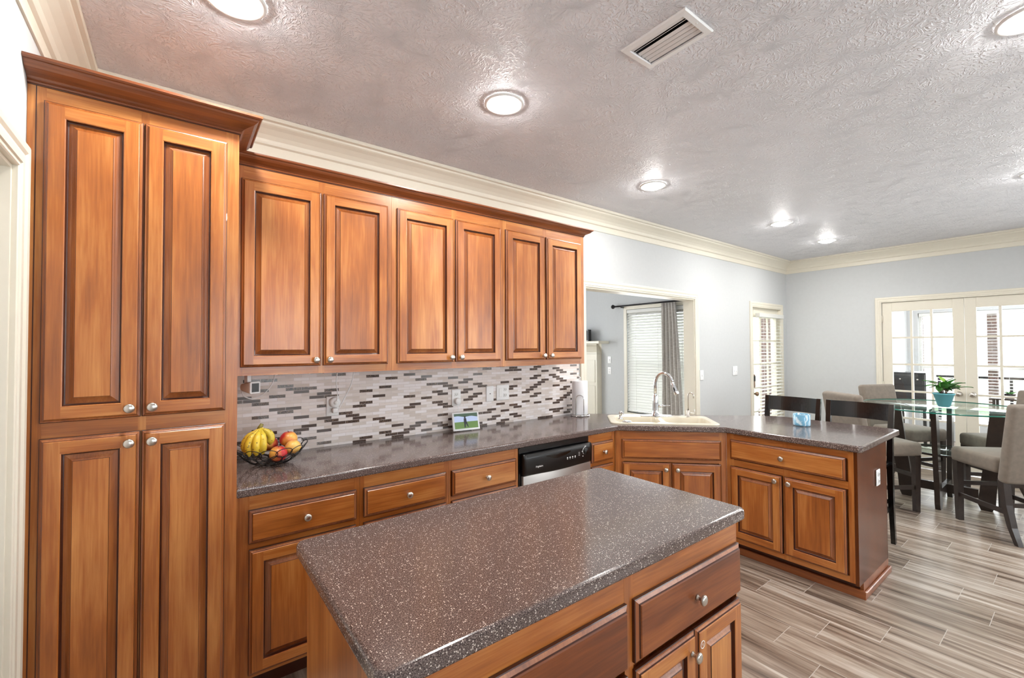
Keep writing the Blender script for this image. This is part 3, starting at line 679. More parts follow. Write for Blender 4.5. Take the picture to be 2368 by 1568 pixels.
def drawer_mesh(w, h):
    mb = MB(); t = .022
    mb.face([(0, 0, 0), (w, 0, 0), (w, 0, h), (0, 0, h)], 0)
    ring(mb, w, h, 0, 0, 0, -.009, 2); ring(mb, w, h, 0, -.009, .0025, -.0105, 2)
    ring(mb, w, h, .0025, -.0105, .012, -.0150, 3); ring(mb, w, h, .012, -.0150, .0138, -.0190, 2); ring(mb, w, h, .0138, -.0190, .0165, -t, 1)
    i = .0165; mb.face([(i, -t, i), (w-i, -t, i), (w-i, -t, h-i), (i, -t, h-i)], 1)
    return mb
WM = ['wood', 'woodh', 'glaze_and_shade', 'bevel']
def knob(parent, x, z, y=-.0222):
    k = MB(); k.lathe([(0, -.0), (.0085, 0), (.0085, .002), (.006, .005), (.0055, .012), (.009, .016), (.0150, .019), (.0165, .0225), (.0160, .026), (.0125, .0288), (.006, .0305), (0, .031)], (x, y, z), '-y', 20)
    return mesh_obj('knob', k, 'nickel', parent)
def door(parent, x, z, w, h, kx=None, kz=None, name='door', s=.052, mats=WM):
    o = mesh_obj(name, door_mesh(w, h, s), mats, parent, (x, -.0005, z))
    if kx is not None: knob(o, kx, kz)
    return o
def drawer(parent, x, z, w, h, k=True, name='drawer', mats=WM):
    o = mesh_obj(name, drawer_mesh(w, h), mats, parent, (x, -.0005, z))
    if k: knob(o, w/2, h/2)
    return o
def frame_body(w, D, z0, z1, stiles, rails, toe=True, mats=WM, toe_d=.075):
    """stiles: list of (x0, x1); rails: list of (z0, z1)"""
    mb = MB(); mb.box(0, .02, z0, w, D, z1, 0)
    for a, b in stiles: mb.box(a, 0, z0, b, .02, z1, 0)
    xs = sorted(stiles)
    for i in range(len(xs)-1):
        for a, b in rails: mb.box(xs[i][1], .0004, a, xs[i+1][0], .02, b, 1)
    if toe: mb.box(.0, toe_d, 0.0, w, D, z0, 2)  # toe kick takes the dark glaze colour as painted recess shade
    return mb
# pantry
pn = thing('pantry_cabinet', 'tall stained wood pantry cabinet reaching almost to the ceiling', 'cabinet', (XL+.001, -.64, 0))
PW = -XL-.0015
mb = frame_body(PW, .638, .1, 2.412, [(0, .045), (.292, .315), (PW-.045, PW)], [(.1, .13), (1.19, 1.262), (2.33, 2.412)]); mb.box(.0195, -.0008, .1, .0225, .001, 2.385, 2); mesh_obj('body', mb, WM, pn)
dx = .041; dw = .2585
for i, (x, kx) in enumerate(((dx, dw-.030), (dx+dw+.004, .030))):
    door(pn, x, 1.25, dw, 1.088, kx, .035); door(pn, x, .118, dw, 1.08, kx, 1.08-.038)
CP = [(0, 0), (.007, .001), (.010, .006), (.007, .011), (.012, .014), (.018, .020), (.034, .028), (.052, .036), (.064, .047), (.068, .054), (.076, .055), (.080, .060), (.080, .069), (0, .069)]
def crown(prof, z, sc_, path): 
    mb = MB(); mb.sweep([(a*sc_, z+b*sc_) for a, b in prof], path); mb.sweep([(0, z-.003), (.003*sc_+.001, z-.003), (.003*sc_+.001, z-.0002), (0, z-.0002)], path, 1); return mb
LXp = PW
mesh_obj('crown_moulding', crown(CP, 2.388, .95, [(0.0, 0), (LXp, 0), (LXp, .250)]), ['crownwood', 'glaze_and_shade'], pn)
# upper cabinets
UY = -.3245
UX = [0.002, .786, 1.579, 2.378]
lab = ['two-door upper wall cabinet beside the tall pantry', 'two-door upper wall cabinet in the middle of the row', 'two-door upper wall cabinet at the right end next to the opening']
UD = [(.039, .398, .410, .761), (.816, 1.190, 1.204, 1.556), (1.599, 1.955, 1.971, 2.338)]
for i in range(3):
    x0, x1 = UX[i], UX[i+1]-.001; w = x1-x0
    c = thing('upper_cabinet', lab[i], 'cabinet', (x0, UY, 0), 0, None)
    a0, a1, b0, b1 = [v-x0 for v in UD[i]]
    mb = frame_body(w, -UY-.0095, 1.368, 2.41, [(0, a0+.01), (a1-.01, b0+.01), (b1-.01, w)], [(1.368, 1.425), (2.30, 2.41)], toe=False); mesh_obj('body', mb, WM, c)
    hh = 2.313-1.408
    door(c, a0, 1.408, a1-a0, hh, a1-a0-.028, .030); door(c, b0, 1.408, b1-b0, hh, .028, .030)
cm_ = crown(CP, 2.378, .72, [(0.002, UY-.0005), (2.3775, UY-.0005), (2.3775, -.012)])
o = mesh_obj('cabinet_crown', cm_, ['crownwood', 'glaze_and_shade']); tag(o, 'stained wood crown moulding running along the top of the upper cabinets', 'moulding')

# base cabinets along wall
BY = -.585; BZ = .873
def base(label, x0, x1, loc=None, rz=0, D=.57, mats=WM, st=.04):
    c = thing('base_cabinet', label, 'cabinet', (x0, BY, 0) if loc is None else loc, rz)
    return c
c = base('base cabinet with one drawer right beside the pantry, under the fruit basket', .002, .518)
mb = frame_body(.516, .574, .1, BZ, [(0, .05), (.49, .516)], [(.1, .13), (.640, .672), (.80, BZ)]); mesh_obj('body', mb, WM, c)
drawer(c, .046, .668, .453, .142); door(c, .048, .118, .449, .524, .419, .49)
c = base('base cabinet with one drawer, second from the pantry', .519, 1.009, (.519, BY, 0))
mb = frame_body(.490, .574, .1, BZ, [(0, .022), (.465, .490)], [(.1, .13), (.640, .672), (.80, BZ)]); mesh_obj('body', mb, WM, c)
drawer(c, .018, .668, .455, .142); door(c, .018, .118, .455, .524, .425, .49)
c = base('base cabinet with one drawer directly left of the dishwasher', 1.010, 1.503, (1.010, BY, 0))
mb = frame_body(.492, .574, .1, BZ, [(0, .022), (.465, .492)], [(.1, .13), (.640, .672), (.80, BZ)]); mesh_obj('body', mb, WM, c)
drawer(c, .018, .668, .453, .142); door(c, .018, .118, .453, .524, .423, .49)
# dishwasher
dw_ = thing('dishwasher', 'dishwasher with black control panel and stainless door under the counter', 'dishwasher', (1.506, BY, 0))
mb = MB(); mb.box(.0, .02, .02, .630, .57, .868); mb.box(0, -.004, .1, .014, .02, .862); mb.box(.014, -.002, .832, .630, .02, .866); mesh_obj('body', mb, 'blackplastic', dw_)
mb = MB(); prof = [(.0, .13), (-.016, .132), (-.020, .14), (-.022, .40), (-.023, .685), (0, .69)]
rows = []
mb = MB(); mb.box(.018, -.026, .13, .627, .019, .692, bev=.004, seg=2); mesh_obj('door', mb, 'steel', dw_)
mb = MB(); rows = []
for i in range(25):
    u = i/24; x = .016+.612*u; sag = .012*sin(pi*u); rows.append([(x, .0, .828), (x, -.030, .826), (x, -.038, .80), (x, -.036, .75), (x, -.034, .705-sag), (x, -.028, .698-sag), (x, .0, .696)])
mb.grid(rows, 0, True, True, True)
cp = mesh_obj('control_panel', mb, 'blackplastic', dw_)
mb = MB(); rows = []
for i in range(17):
    u = i/16; x = .20+.22*u; dpt = .016*sin(pi*u); rows.append([(x, -.0385, .806), (x, -.040, .80), (x, -.040, .797-dpt*1.2), (x, -.0375, .793-dpt*1.5)])
mb.grid(rows, 0, True); mesh_obj('grip', mb, 'black', cp)
mb = MB()
mb.box(.105, -.0388, .734, .111, -.037, .741)
def letters(txt, parent, loc, size, mat, rot=(pi/2, 0, 0), ext=.0004):
    cu = bpy.data.curves.new('lettering', 'FONT'); cu.body = txt; cu.size = size; cu.extrude = ext
    tmp = bpy.data.objects.new('lettering', cu); col.objects.link(tmp)
    dg = bpy.context.evaluated_depsgraph_get(); me = bpy.data.meshes.new_from_object(tmp.evaluated_get(dg))
    bpy.data.objects.remove(tmp); o = bpy.data.objects.new('lettering', me); col.objects.link(o); me.materials.clear(); me.materials.append(M[mat])
    o.parent = parent; o.location = loc; o.rotation_euler = rot
    return o
letters('Frigidaire', cp, (.112, -.0372, .735), .016, 'plate')
for i in range(4):
    mb = MB(); x = .385+.024*i; mb.box(x, -.0380, .752, x+.010, -.0366, .759); mb.box(x+.001, -.0380, .745, x+.009, -.0366, .747); mesh_obj('button_mark', mb, 'plate', cp)
for q_ in [(.494, -.0384, .755+.010*i, .508, -.0370, .757+.010*i) for i in range(3)]+[(.527, -.0386, .775, .534, -.0372, .781), (.534, -.038, .742, .541, -.0366, .748), (.555, -.0388, .807, .568, -.0374, .812)]:
    mb = MB(); mb.box(*q_); mesh_obj('dial_mark', mb, 'plate', cp)
mb = MB(); mb.lathe([(0, .052), (.020, .052), (.022, .040), (.024, .036)], (.562, 0, .778), '-y', 24); mb.tube([(.562+.027*cos(a), -.0385, .778+.027*sin(a)) for a in [radians(x) for x in range(95, 230, 12)]], .0012, 6, 1); mesh_obj('dial', mb, ['blackplastic', 'plate'], cp)
# drawer stack
c = base('narrow stack of small drawers between the dishwasher and the corner sink', 2.138, 2.42, (2.138, BY, 0))
wd = .285
mb = frame_body(wd, .574, .1, BZ, [(0, .032), (wd-.036, wd)], [(.1, .13), (.640, .672), (.80, BZ)]); mesh_obj('body', mb, WM, c)
mb = MB(); mb.box(.2852, .006, .1, .2965, .014, BZ); mesh_obj('filler_strip', mb, 'glaze_and_shade', c)
drawer(c, .022, .668, .234, .142); drawer(c, .022, .470, .234, .17); drawer(c, .022, .294, .234, .165); drawer(c, .022, .118, .234, .165)
# diagonal sink cabinet
q = sqrt(.5); d1 = 2.418; e = (2.953, -1.155); DL = .535*sqrt(2)
off = .035
# front plane is inset behind the counter edge by 'off' along (+,+)
sx0, sy0 = d1+off*q+.0, -.62+off*q
sk = base('corner sink base cabinet with two doors, set diagonally below the sink', 0, 0, (sx0-.018*q, sy0+.018*q-.001, 0), -pi/4)
SW = DL+.0355
mb = MB()
st = [(0, .062), (SW-.052, SW)]
mb.box(.032, .02, .1, SW, .33, .72, 0)
for a, b in st: mb.box(a, 0, .1, b, .02, BZ, 0)
mb.box(SW/2-.018, 0.0004, .1, SW/2+.018, .02, .64, 0)
for a, b in [(.1, .13), (.645, .675), (.80, BZ)]: mb.box(.062, .0004, a, SW-.052, .02, b, 1)
mb.box(.03, .075, 0, SW-.03, .33, .1, 0)
mesh_obj('body', mb, WM, sk)
drawer(sk, .050, .668, SW-.090, .142, k=False, name='false_drawer_front')
dwid = (SW-.090)/2-.006
door(sk, .050, .118, dwid, .522, dwid-.035, .480); door(sk, SW-.040-dwid, .118, dwid, .522, .035, .480)
# peninsula
PX = 2.985; PYA = -1.147; PL = 1.905-1.147-.002
pc = base('peninsula base cabinet with wide drawer and two doors, dark end panel', 0, 0, (PX, PYA, 0), -pi/2)
mb = frame_body(PL, .575, .1, BZ, [(0, .053), ((PL+.031)/2-.02, (PL+.037)/2+.02), (PL-.028, PL)], [(.1, .135), (.645, .69), (.825, BZ)]); 
mesh_obj('body', mb, WM, pc)
ww_ = PL-.059
dr_ = drawer(pc, .031, .695, ww_-.008, .135)
hw = (ww_-.008)/2-.006
door(pc, .031, .138, hw, .505, hw-.035, .47); door(pc, .031+hw+.012, .138, hw, .505, .035, .47)
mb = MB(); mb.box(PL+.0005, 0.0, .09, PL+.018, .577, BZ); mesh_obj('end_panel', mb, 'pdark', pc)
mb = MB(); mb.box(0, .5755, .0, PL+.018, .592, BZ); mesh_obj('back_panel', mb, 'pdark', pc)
mb = MB(); mb.box(-.0, .052, 0, PL+.034, .0745, .048, bev=.003); mb.box(PL+.0185, .0745, 0, PL+.034, .60, .040, bev=.004); mb.box(PL+.0005, .0745, 0, PL+.0184, .592, .0895); mesh_obj('base_moulding', mb, 'crownwood', pc)
plate('end_panel_outlet', 'small white outlet on the dark end panel of the peninsula', (3.366, -1.9225, .66), 0, w=.072, h=.1, kinds=('outlet',))

# counter
cpoly = [(0.002, -.001), (2.66, -.001), (2.70, -.09), (3.68, -1.02), (3.80, -1.15), (3.82, -1.22), (3.82, -1.915), (3.80, -1.945), (2.975, -1.95), (2.953, -1.935), (2.953, -1.155), (2.418, -.62), (.002, -.62)]
def rr_loop(hw_, hd, r, z, n=6, taper=0):
    pts = []
    for cx, cy, a0 in ((hw_-r, hd-r, 0), (-hw_+r, hd-r, 90), (-hw_+r, -hd+r, 180), (hw_-r, -hd+r, 270)):
        for k in range(n+1):
            a = radians(a0+90*k/n); pts.append((cx+r*cos(a), cy+r*sin(a), z))
    return pts
SKU, SKV = .354, .262; HW, HD = .398, .205
skloc = Vector((2.418+SKU*q+SKV*q, -.62-SKU*q+SKV*q, .9155)); skm = Matrix.Translation(skloc) @ Matrix.Rotation(-pi/4, 4, 'Z')
mb = MB(); mb.prism(cpoly, .8745, .915, bev=.009, seg=3)
ctop = mesh_obj('countertop', mb, 'counter')
cut = MB(); lp0 = [tuple(skm @ Vector(p)) for p in rr_loop(HW-.02, HD-.02, .045, -.2)]; cut.prism([(p[0], p[1]) for p in lp0], .80, 1.0)
cuto = mesh_obj('cutter', cut, 'counter'); bo = ctop.modifiers.new('cut', 'BOOLEAN'); bo.object = cuto; bo.operation = 'DIFFERENCE'; bo.solver = 'EXACT'
me_ = bpy.data.meshes.new_from_object(ctop.evaluated_get(bpy.context.evaluated_depsgraph_get())); ctop.modifiers.clear(); ctop.data = me_; bpy.data.objects.remove(cuto)
tag(ctop, 'long speckled dark countertop along the wall, around the sink and over the peninsula', 'countertop')
sk = thing('kitchen_sink', 'cream drop-in sink set diagonally in the counter corner', 'sink', skloc, -pi/4)
def bowl_deck():
    bm = bmesh.new()
    def lp(pts): 
        v = [bm.verts.new(p) for p in pts]; return v, [bm.edges.new((v[i], v[(i+1) % len(v)])) for i in range(len(v))]
    outer = rr_loop(HW-.006, HD-.006, .05, .010); v0, e0 = lp(outer); allE = list(e0); inner = []
    for cx, a in ((-.184, .167), (.184, .167)):
        v, e_ = lp([(p[0]+cx, p[1]-.030, .010) for p in rr_loop(a, .135, .05, 0)]); inner.append((v, cx, a)); allE += e_
    bmesh.ops.triangle_fill(bm, use_beauty=True, use_dissolve=False, edges=allE)
    v1, e1 = lp(rr_loop(HW, HD, .052, .006)); v2, e2 = lp(rr_loop(HW, HD, .052, 0))
    for A_, B_ in ((v0, v1), (v1, v2)):
        for i in range(len(A_)): j = (i+1) % len(A_); bm.faces.new((A_[i], A_[j], B_[j], B_[i]))
    return bm
bmk = MB(); bmk.add_bm(bowl_deck()); mesh_obj('deck', bmk, 'sink', sk)
for cx, a in ((-.184, .167), (.184, .167)):
    mb = MB(); rows = [[(p[0]+cx, p[1]-.030, z) for p in rr_loop(a-i, .135-i, .05, 0)] for i, z in ((0, .010), (.004, .004), (.010, -.10), (.025, -.165), (.05, -.175))]
    mb.grid(rows, 0, True, True); mb.face(rows[-1]); bw = mesh_obj('bowl', mb, 'sink', sk, fixn=False)
    mb = MB(); mb.lathe([(0, -.1735), (.02, -.1735), (.03, -.171), (.04, -.1745)], (cx, -.03, 0), 'z', 20); mesh_obj('drain', mb, 'chrome', bw)
# faucet
def uv(u, v, z=.9155): return (2.418+u*q+v*q, -.62-u*q+v*q, z)
fa = thing('kitchen_faucet', 'tall chrome gooseneck faucet standing behind the sink', 'faucet', uv(.345, .405, .926), -pi/4)
mb = MB(); rows = [[(x, y*.9, z) for x, y, z in rr_loop(.125, .030, .029, z)] for z in (0, .003)] + [[(p[0], p[1], .006) for p in rr_loop(.118, .024, .023, 0)]]
mb.grid(rows, 0, True, True, True); mesh_obj('deck_plate', mb, 'chrome', fa)
mb = MB(); mb.lathe([(.034, .006), (.033, .012), (.026, .022), (.0235, .05), (.0225, .11), (.0195, .16), (.0165, .175), (.0145, .180), (.0120, .181)], (0, 0, 0), 'z', 24); mesh_obj('body', mb, 'chrome', fa)
pts = [(0, 0, .17), (0, 0, .262)]
R_ = .070
for k in range(1, 15):
    a = pi-pi*k/14*.93; pts.append((R_+R_*cos(a)*1.0, 0, .262+.095*sin(a)))
pts = [Vector(p) for p in pts]; Rm = Matrix.Rotation(radians(-28), 3, 'Z'); pts = [Rm @ p for p in pts]
mb = MB(); mb.tube(pts, .0125, 14); mesh_obj('spout', mb, 'chrome', fa)
end = pts[-1]; dirv = (pts[-1]-pts[-2]).normalized(); dirv = (dirv*.8+(Rm @ Vector((.45, 0, -1))).normalized()*.9).normalized()
mb = MB(); mb.tube([end-dirv*.005, end+dirv*.02, end+dirv*.06, end+dirv*.095, end+dirv*.10], [.0135, .0155, .018, .0215, .019], 16); sh = mesh_obj('spray_head', mb, 'chrome', fa)
mb = MB(); c0 = end+dirv*.055; sd = (Rm @ Vector((0, -1, 0)))
bb = c0+sd*.0165; mb.tube([bb-dirv*.018, bb-dirv*.009, bb, bb+dirv*.009, bb+dirv*.018], [.002, .005, .006, .005, .002], 10); mesh_obj('spray_button', mb, 'blackplastic', sh)
mb = MB(); mb.tube([(.018, -.004, .085), (.05, -.012, .088)], .013, 14); mb.tube([(.05, -.012, .088), (.062, -.014, .089), (.10, -.022, .092), (.112, -.024, .093)], [.012, .006, .0045, .003], 10); mesh_obj('handle', mb, 'chrome', fa)
# filter faucet
ff = thing('filter_faucet', 'thin brushed nickel water filter tap right of the main faucet', 'faucet', uv(.600, .395, .926), -pi/4)
mb = MB(); mb.lathe([(0, 0), (.017, 0), (.017, .004), (.0125, .006), (.0125, .05), (.009, .055)], (0, 0, 0), 'z', 18); mesh_obj('body', mb, 'nickel', ff)
pts = [(0, 0, .05), (0, 0, .175)]+[(.022-.022*cos(pi*k/10), 0, .175+.022*sin(pi*k/10)) for k in range(1, 11)]+[(.044, 0, .155)]
mb = MB(); mb.tube([Matrix.Rotation(radians(-35), 3, 'Z') @ Vector(p) for p in pts], .0048, 10); mesh_obj('spout', mb, 'nickel', ff)
mb = MB(); mb.tube([(.012, 0, .030), (.050, -.0, .030)], .007, 10); mb.tube([(.050, -.0, .022), (.050, 0, .062)], .0045, 8); mesh_obj('lever', mb, 'nickel', ff)
# soap dispenser at the left end
sd_ = thing('soap_dispenser', 'short chrome soap dispenser on the left end of the sink', 'soap dispenser', uv(.045, .225, .926), -pi/4)
mb = MB(); mb.lathe([(0, 0), (.022, 0), (.022, .004), (.013, .010), (.011, .035), (.015, .042), (.015, .055), (.009, .062), (0, .063)], (0, 0, 0), 'z', 18); mesh_obj('pump', mb, 'chrome', sd_)
mb = MB(); mb.tube([(0, 0, .052), (.012, -.03, .053), (.016, -.045, .046)], .005, 8); mesh_obj('nozzle', mb, 'chrome', sd_)
st_ = MB(); st_.lathe([(0, .004), (.018, .004), (.030, .002), (.034, 0), (.036, .003), (.030, .007), (.018, .009), (0, .010)], (0, 0, 0), 'z', 24)
o = mesh_obj('sink_stopper', st_, 'chrome', None, uv(.080, .095, .9265)); tag(o, 'round chrome sink stopper lying by the soap dispenser', 'sink stopper')

# paper towel holder
pt = thing('paper_towel_holder', 'chrome wire paper towel stand at the end of the tiled counter', 'paper towel holder', (2.530, -.125, .916))
mb = MB(); mb.tube([(.078*cos(a), .078*sin(a), .010) for a in [2*pi*k/28 for k in range(28)]], .004, 8, closed=True)
for k in range(3):
    a = 2*pi*k/3; mb.tube([(0, 0, .012), (.078*cos(a), .078*sin(a), .010)], .003, 6)
mesh_obj('base_ring', mb, 'chrome', pt)
for k in range(4):
    a = 2*pi*k/4+.4; mb = MB(); mb.lathe([(0, 0), (.007, .002), (.007, .007), (0, .009)], (.078*cos(a), .078*sin(a), -.0005), 'z', 10); mesh_obj('foot', mb, 'chrome', pt)
mb = MB(); mb.tube([(0, 0, .010), (0, 0, .315)], .005, 8); mb.lathe([(0, 0), (.008, .004), (.009, .010), (.005, .016), (0, .018)], (0, 0, .313), 'z', 12); mesh_obj('post', mb, 'chrome', pt)
vx = Vector((-2.748, -2.65, 0)).normalized(); px_ = Vector((-vx.y, vx.x, 0)); c0 = vx*.076
arch = [c0-px_*.032+Vector((0, 0, .012)), c0-px_*.032+Vector((0, 0, .15))]+[c0-px_*.032*cos(a)+Vector((0, 0, .15+.032*sin(a))) for a in [pi*k/10 for k in range(1, 10)]]+[c0+px_*.032+Vector((0, 0, .15)), c0+px_*.032+Vector((0, 0, .012))]
mb = MB(); mb.tube(arch, .0035, 8); mesh_obj('tension_arm', mb, 'chrome', pt)
pr = MB(); pr.lathe([(.020, 0), (.064, 0), (.066, .003), (.066, .277), (.064, .28), (.020, .28), (.020, 0)], (0, 0, 0), 'z', 36)
o = mesh_obj('paper_towel_roll', pr, 'paper', None, (2.530, -.125, .932)); tag(o, 'white paper towel roll on the chrome stand', 'paper towel')

# candle
cj = thing('candle_jar', 'blue marbled glass candle jar on the peninsula counter', 'candle', (3.46, -1.465, .9155))
mb = MB(); mb.lathe([(0, 0), (.048, 0), (.054, .004), (.055, .012), (.055, .082), (.053, .085), (.050, .082), (.049, .070), (0, .070)], (0, 0, 0), 'z', 36); mesh_obj('jar', mb, 'jar', cj)
mb = MB(); mb.lathe([(0, .0), (.0485, 0), (.0485, .003), (0, .003)], (0, 0, .071), 'z', 24); mesh_obj('wax', mb, 'white', cj)
mb = MB(); mb.tube([(0, 0, .074), (.001, 0, .084)], .001, 6); mesh_obj('wick', mb, 'slot', cj)

# smart display
sdp = thing('smart_display', 'small white smart display showing a figure in a field, leaning by the tile', 'tablet', (1.425, -.075, .9155), radians(-8))
tl = radians(-14)
def tilt_obj(o): o.rotation_euler = (tl, 0, 0); return o
fr_ = MB(); fr_.box(-.102, -.006, 0, .102, .006, .128, bev=.0055, seg=3); f1 = tilt_obj(mesh_obj('frame', fr_, 'plate', sdp, (0, -.035, .004)))
g_ = MB()
g_.box(-.088, -.0075, .014, .088, -.0063, .118, 0)
g_.box(-.088, -.0080, .014, .088, -.0076, .060, 1)
rows = [[(-.088+.176*k/12, -.0082, .118) for k in range(13)], [(-.088+.176*k/12, -.0082, .100+.003*sin(k*.9)-.0006*k) for k in range(13)]]
g_.grid(rows, 3)
g_.face([(-.017, -.0084, .020), (-.009, -.0084, .020), (-.003, -.0084, .060), (-.017, -.0084, .060)], 2)
g_.face([(.008, -.0084, .024), (.016, -.0084, .020), (.003, -.0084, .060), (-.010, -.0084, .060)], 2)
g_.face([(-.019, -.0085, .052), (.004, -.0085, .052), (.000, -.0085, .084), (-.018, -.0085, .084)], 2)
g_.face([(-.009+.0065*cos(2*pi*k/12), -.0085, .091+.008*sin(2*pi*k/12)) for k in range(12)], 2)
mesh_obj('screen', g_, ['scr_sky', 'scr_grass', 'scr_dark', 'scr_tree'], f1, fixn=False)
mb = MB(); mb.face([(-.05, -.03, 0), (.05, -.03, 0), (.05, .04, 0), (-.05, .04, 0)]); mb = MB(); mb.box(-.05, -.028, 0, .05, .035, .02, bev=.006, seg=2); mb.box(-.035, -.012, .02, .035, .022, .06, bev=.006, seg=2); mesh_obj('base', mb, 'plate', sdp)

def cable(name, label, pts, r=.0022, mat='plate'):
    # smooth the control points (Catmull-Rom)
    P = [Vector(p) for p in pts]; P = [P[0]*2-P[1]]+P+[P[-1]*2-P[-2]]; out = []
    for i in range(1, len(P)-2):
        for k in range(8):
            t = k/8; a, b, c, d = P[i-1], P[i], P[i+1], P[i+2]
            out.append(.5*((2*b)+(c-a)*t+(2*a-5*b+4*c-d)*t*t+(3*b-a-3*c+d)*t**3))
    out.append(P[-2]); mb = MB(); mb.tube(out, r, 8); o = mesh_obj(name, mb, mat); tag(o, label, 'cable'); return o
# plug-in chargers
ch = thing('charger', 'round white charger plugged in the outlet above the smart display', 'charger', (1.393, TY-.0105, 1.118))
mb = MB(); mb.lathe([(0, .030), (.020, .029), (.024, .024), (.024, .004), (.022, .001), (0, .001)], (0, 0, 0), '-y', 24); mesh_obj('plug_body', mb, 'plate', ch)
cable('display_cable', 'thin white cable from the round charger down to the smart display', [(1.393, TY-.022, 1.092), (1.402, TY-.02, 1.06), (1.405, -.022, 1.02), (1.41, -.030, .99)], .0018)
ch = thing('charger', 'round white smart plug in the outlet above the fruit basket', 'charger', (.553, TY-.0105, 1.176))
mb = MB(); mb.lathe([(0, .034), (.020, .034), (.029, .030), (.031, .022), (.031, .004), (.029, .001), (0, .001)], (0, 0, 0), '-y', 28); mesh_obj('plug_body', mb, 'plate', ch)
mb = MB(); mb.lathe([(0, .046), (.012, .044), (.013, .0345)], (0, 0, 0), '-y', 16); mesh_obj('cord_plug', mb, 'white', ch)
ch = thing('charger', 'small square white charger below the round smart plug', 'charger', (.553, TY-.0105, 1.128))
mb = MB(); mb.box(-.016, -.034, -.014, .016, -.001, .014, bev=.004, seg=2); mesh_obj('plug_body', mb, 'plate', ch)
cable('white_cord', 'left white cord rising from the smart plug to the upper cabinet', [(.558, TY-.045, 1.180), (.556, -.075, 1.23), (.545, -.09, 1.30), (.548, -.10, 1.367)], .003)
cable('white_cord', 'right white cord rising from the small square charger to the upper cabinet', [(.566, TY-.042, 1.128), (.595, -.060, 1.19), (.632, -.08, 1.28), (.645, -.10, 1.367)], .003)
# security camera under the cabinet
sc_ = thing('security_camera', 'small white camera hanging under the upper cabinet beside the pantry', 'camera', (.098, -.17, 1.300), radians(28))
mb = MB(); rows = []
for y, w_, h_ in ((.055, .014, .012), (.045, .019, .017), (-.03, .027, .030), (-.040, .028, .031), (-.042, .026, .029)):
    rows.append([(x*1.0, y, z) for x, z, _ in [(p[0], p[1], 0) for p in rr_loop(w_, h_, .008, 0, 4)]])
mb.grid(rows, 0, True, True, True); mesh_obj('housing', mb, 'plate', sc_)
mb = MB(); mb.box(-.019, -.0435, -.022, .019, -.0425, .022, bev=.0004); mesh_obj('lens_face', mb, 'blackplastic', sc_)
mb = MB(); mb.box(-.010, .005, .022, .010, .03, .0675); mesh_obj('mount', mb, 'plate', sc_)
cable('camera_cable', 'white cable looping below the small camera under the cabinet', [(.070, -.095, 1.275), (.080, -.11, 1.250), (.118, -.115, 1.236), (.165, -.12, 1.256), (.205, -.13, 1.31), (.225, -.10, 1.366)], .0028)

# ------------------------------------------------------------------ fruit basket
FX, FYc, FZc = .186, -.245, .916
fbk = thing('fruit_basket', 'black wire fruit basket of looping ovals on the counter', 'basket', (FX, FYc, FZc))
RR = .168; HB = .095
def bowl_pt(s_, a):  # s 0..1 from base to rim
    r = .055+(RR-.055)*s_**.8; z = .004+HB*s_**1.5
    return Vector((r*cos(a), r*sin(a), z))
mb = MB()
for rr0 in (.055, .03): mb.tube([(rr0*cos(2*pi*k/32), rr0*sin(2*pi*k/32), .004) for k in range(32)], .0024, 6, closed=True)
mesh_obj('base_ring', mb, 'wire', fbk)
for row_, (s0, s1, nn, ph) in enumerate(((.02, .42, 14, 0), (.30, .74, 14, .5), (.62, 1.0, 14, 0))):
    mb = MB()
    for k in range(nn):
        ac = 2*pi*(k+ph)/nn; da = pi/nn*1.12
        pts = []
        for j in range(20):
            b = 2*pi*j/20; pts.append(bowl_pt((s0+s1)/2+(s1-s0)/2*sin(b), ac+da*cos(b))+Vector((0, 0, .0008*(k % 2))))
        mb.tube(pts, .0019, 6, closed=True)
    o = mesh_obj('loop_row', mb, 'wire', fbk)
def apple(loc, r, mat, label, name, rot, group=None, stem=True):
    a = thing(name, label, name, loc, rot)
    mb = MB(); prof = []
    for k in range(25):
        t = pi*k/24; rr1 = r*sin(t)*(1+.06*cos(t)); z = -r*.92*cos(t)
        if t < .35: z += r*.10*(1-t/.35)
        if t > pi-.5: z -= r*.22*((t-(pi-.5))/.5)**1.5
        prof.append((max(rr1, 0), z))
    mb.lathe(prof, (0, 0, 0), 'z', 28); mesh_obj('flesh', mb, mat, a)
    if stem:
        mb = MB(); mb.tube([(0, 0, r*.66), (.002, 0, r*.82), (.005, 0, r*.98)], .0015, 6); mesh_obj('stem', mb, 'stemm', a)
    return a
apple((FX+.018, FYc-.080, FZc+.062), .041, 'apple', 'red and yellow apple at the front of the fruit basket', 'apple', .4)
apple((FX+.085, FYc+.035, FZc+.108), .043, 'apple', 'red and orange apple on top at the right of the basket', 'apple', 2.2)
apple((FX+.005, FYc+.085, FZc+.085), .040, 'apple', 'pinkish red apple at the back beside the bananas', 'apple', 1.0)
apple((FX+.092, FYc-.040, FZc+.078), .038, 'peach', 'orange yellow peach at the front right of the basket', 'peach', 1.8, stem=False)
apple((FX+.030, FYc+.005, FZc+.052), .034, 'peach', 'yellow peach in the centre under the other fruit', 'peach', 3.3, stem=False)
bn = thing('banana_bunch', 'bunch of spotted yellow bananas leaning on the left of the basket', 'bananas', (FX-.050, FYc-.015, FZc+.180))
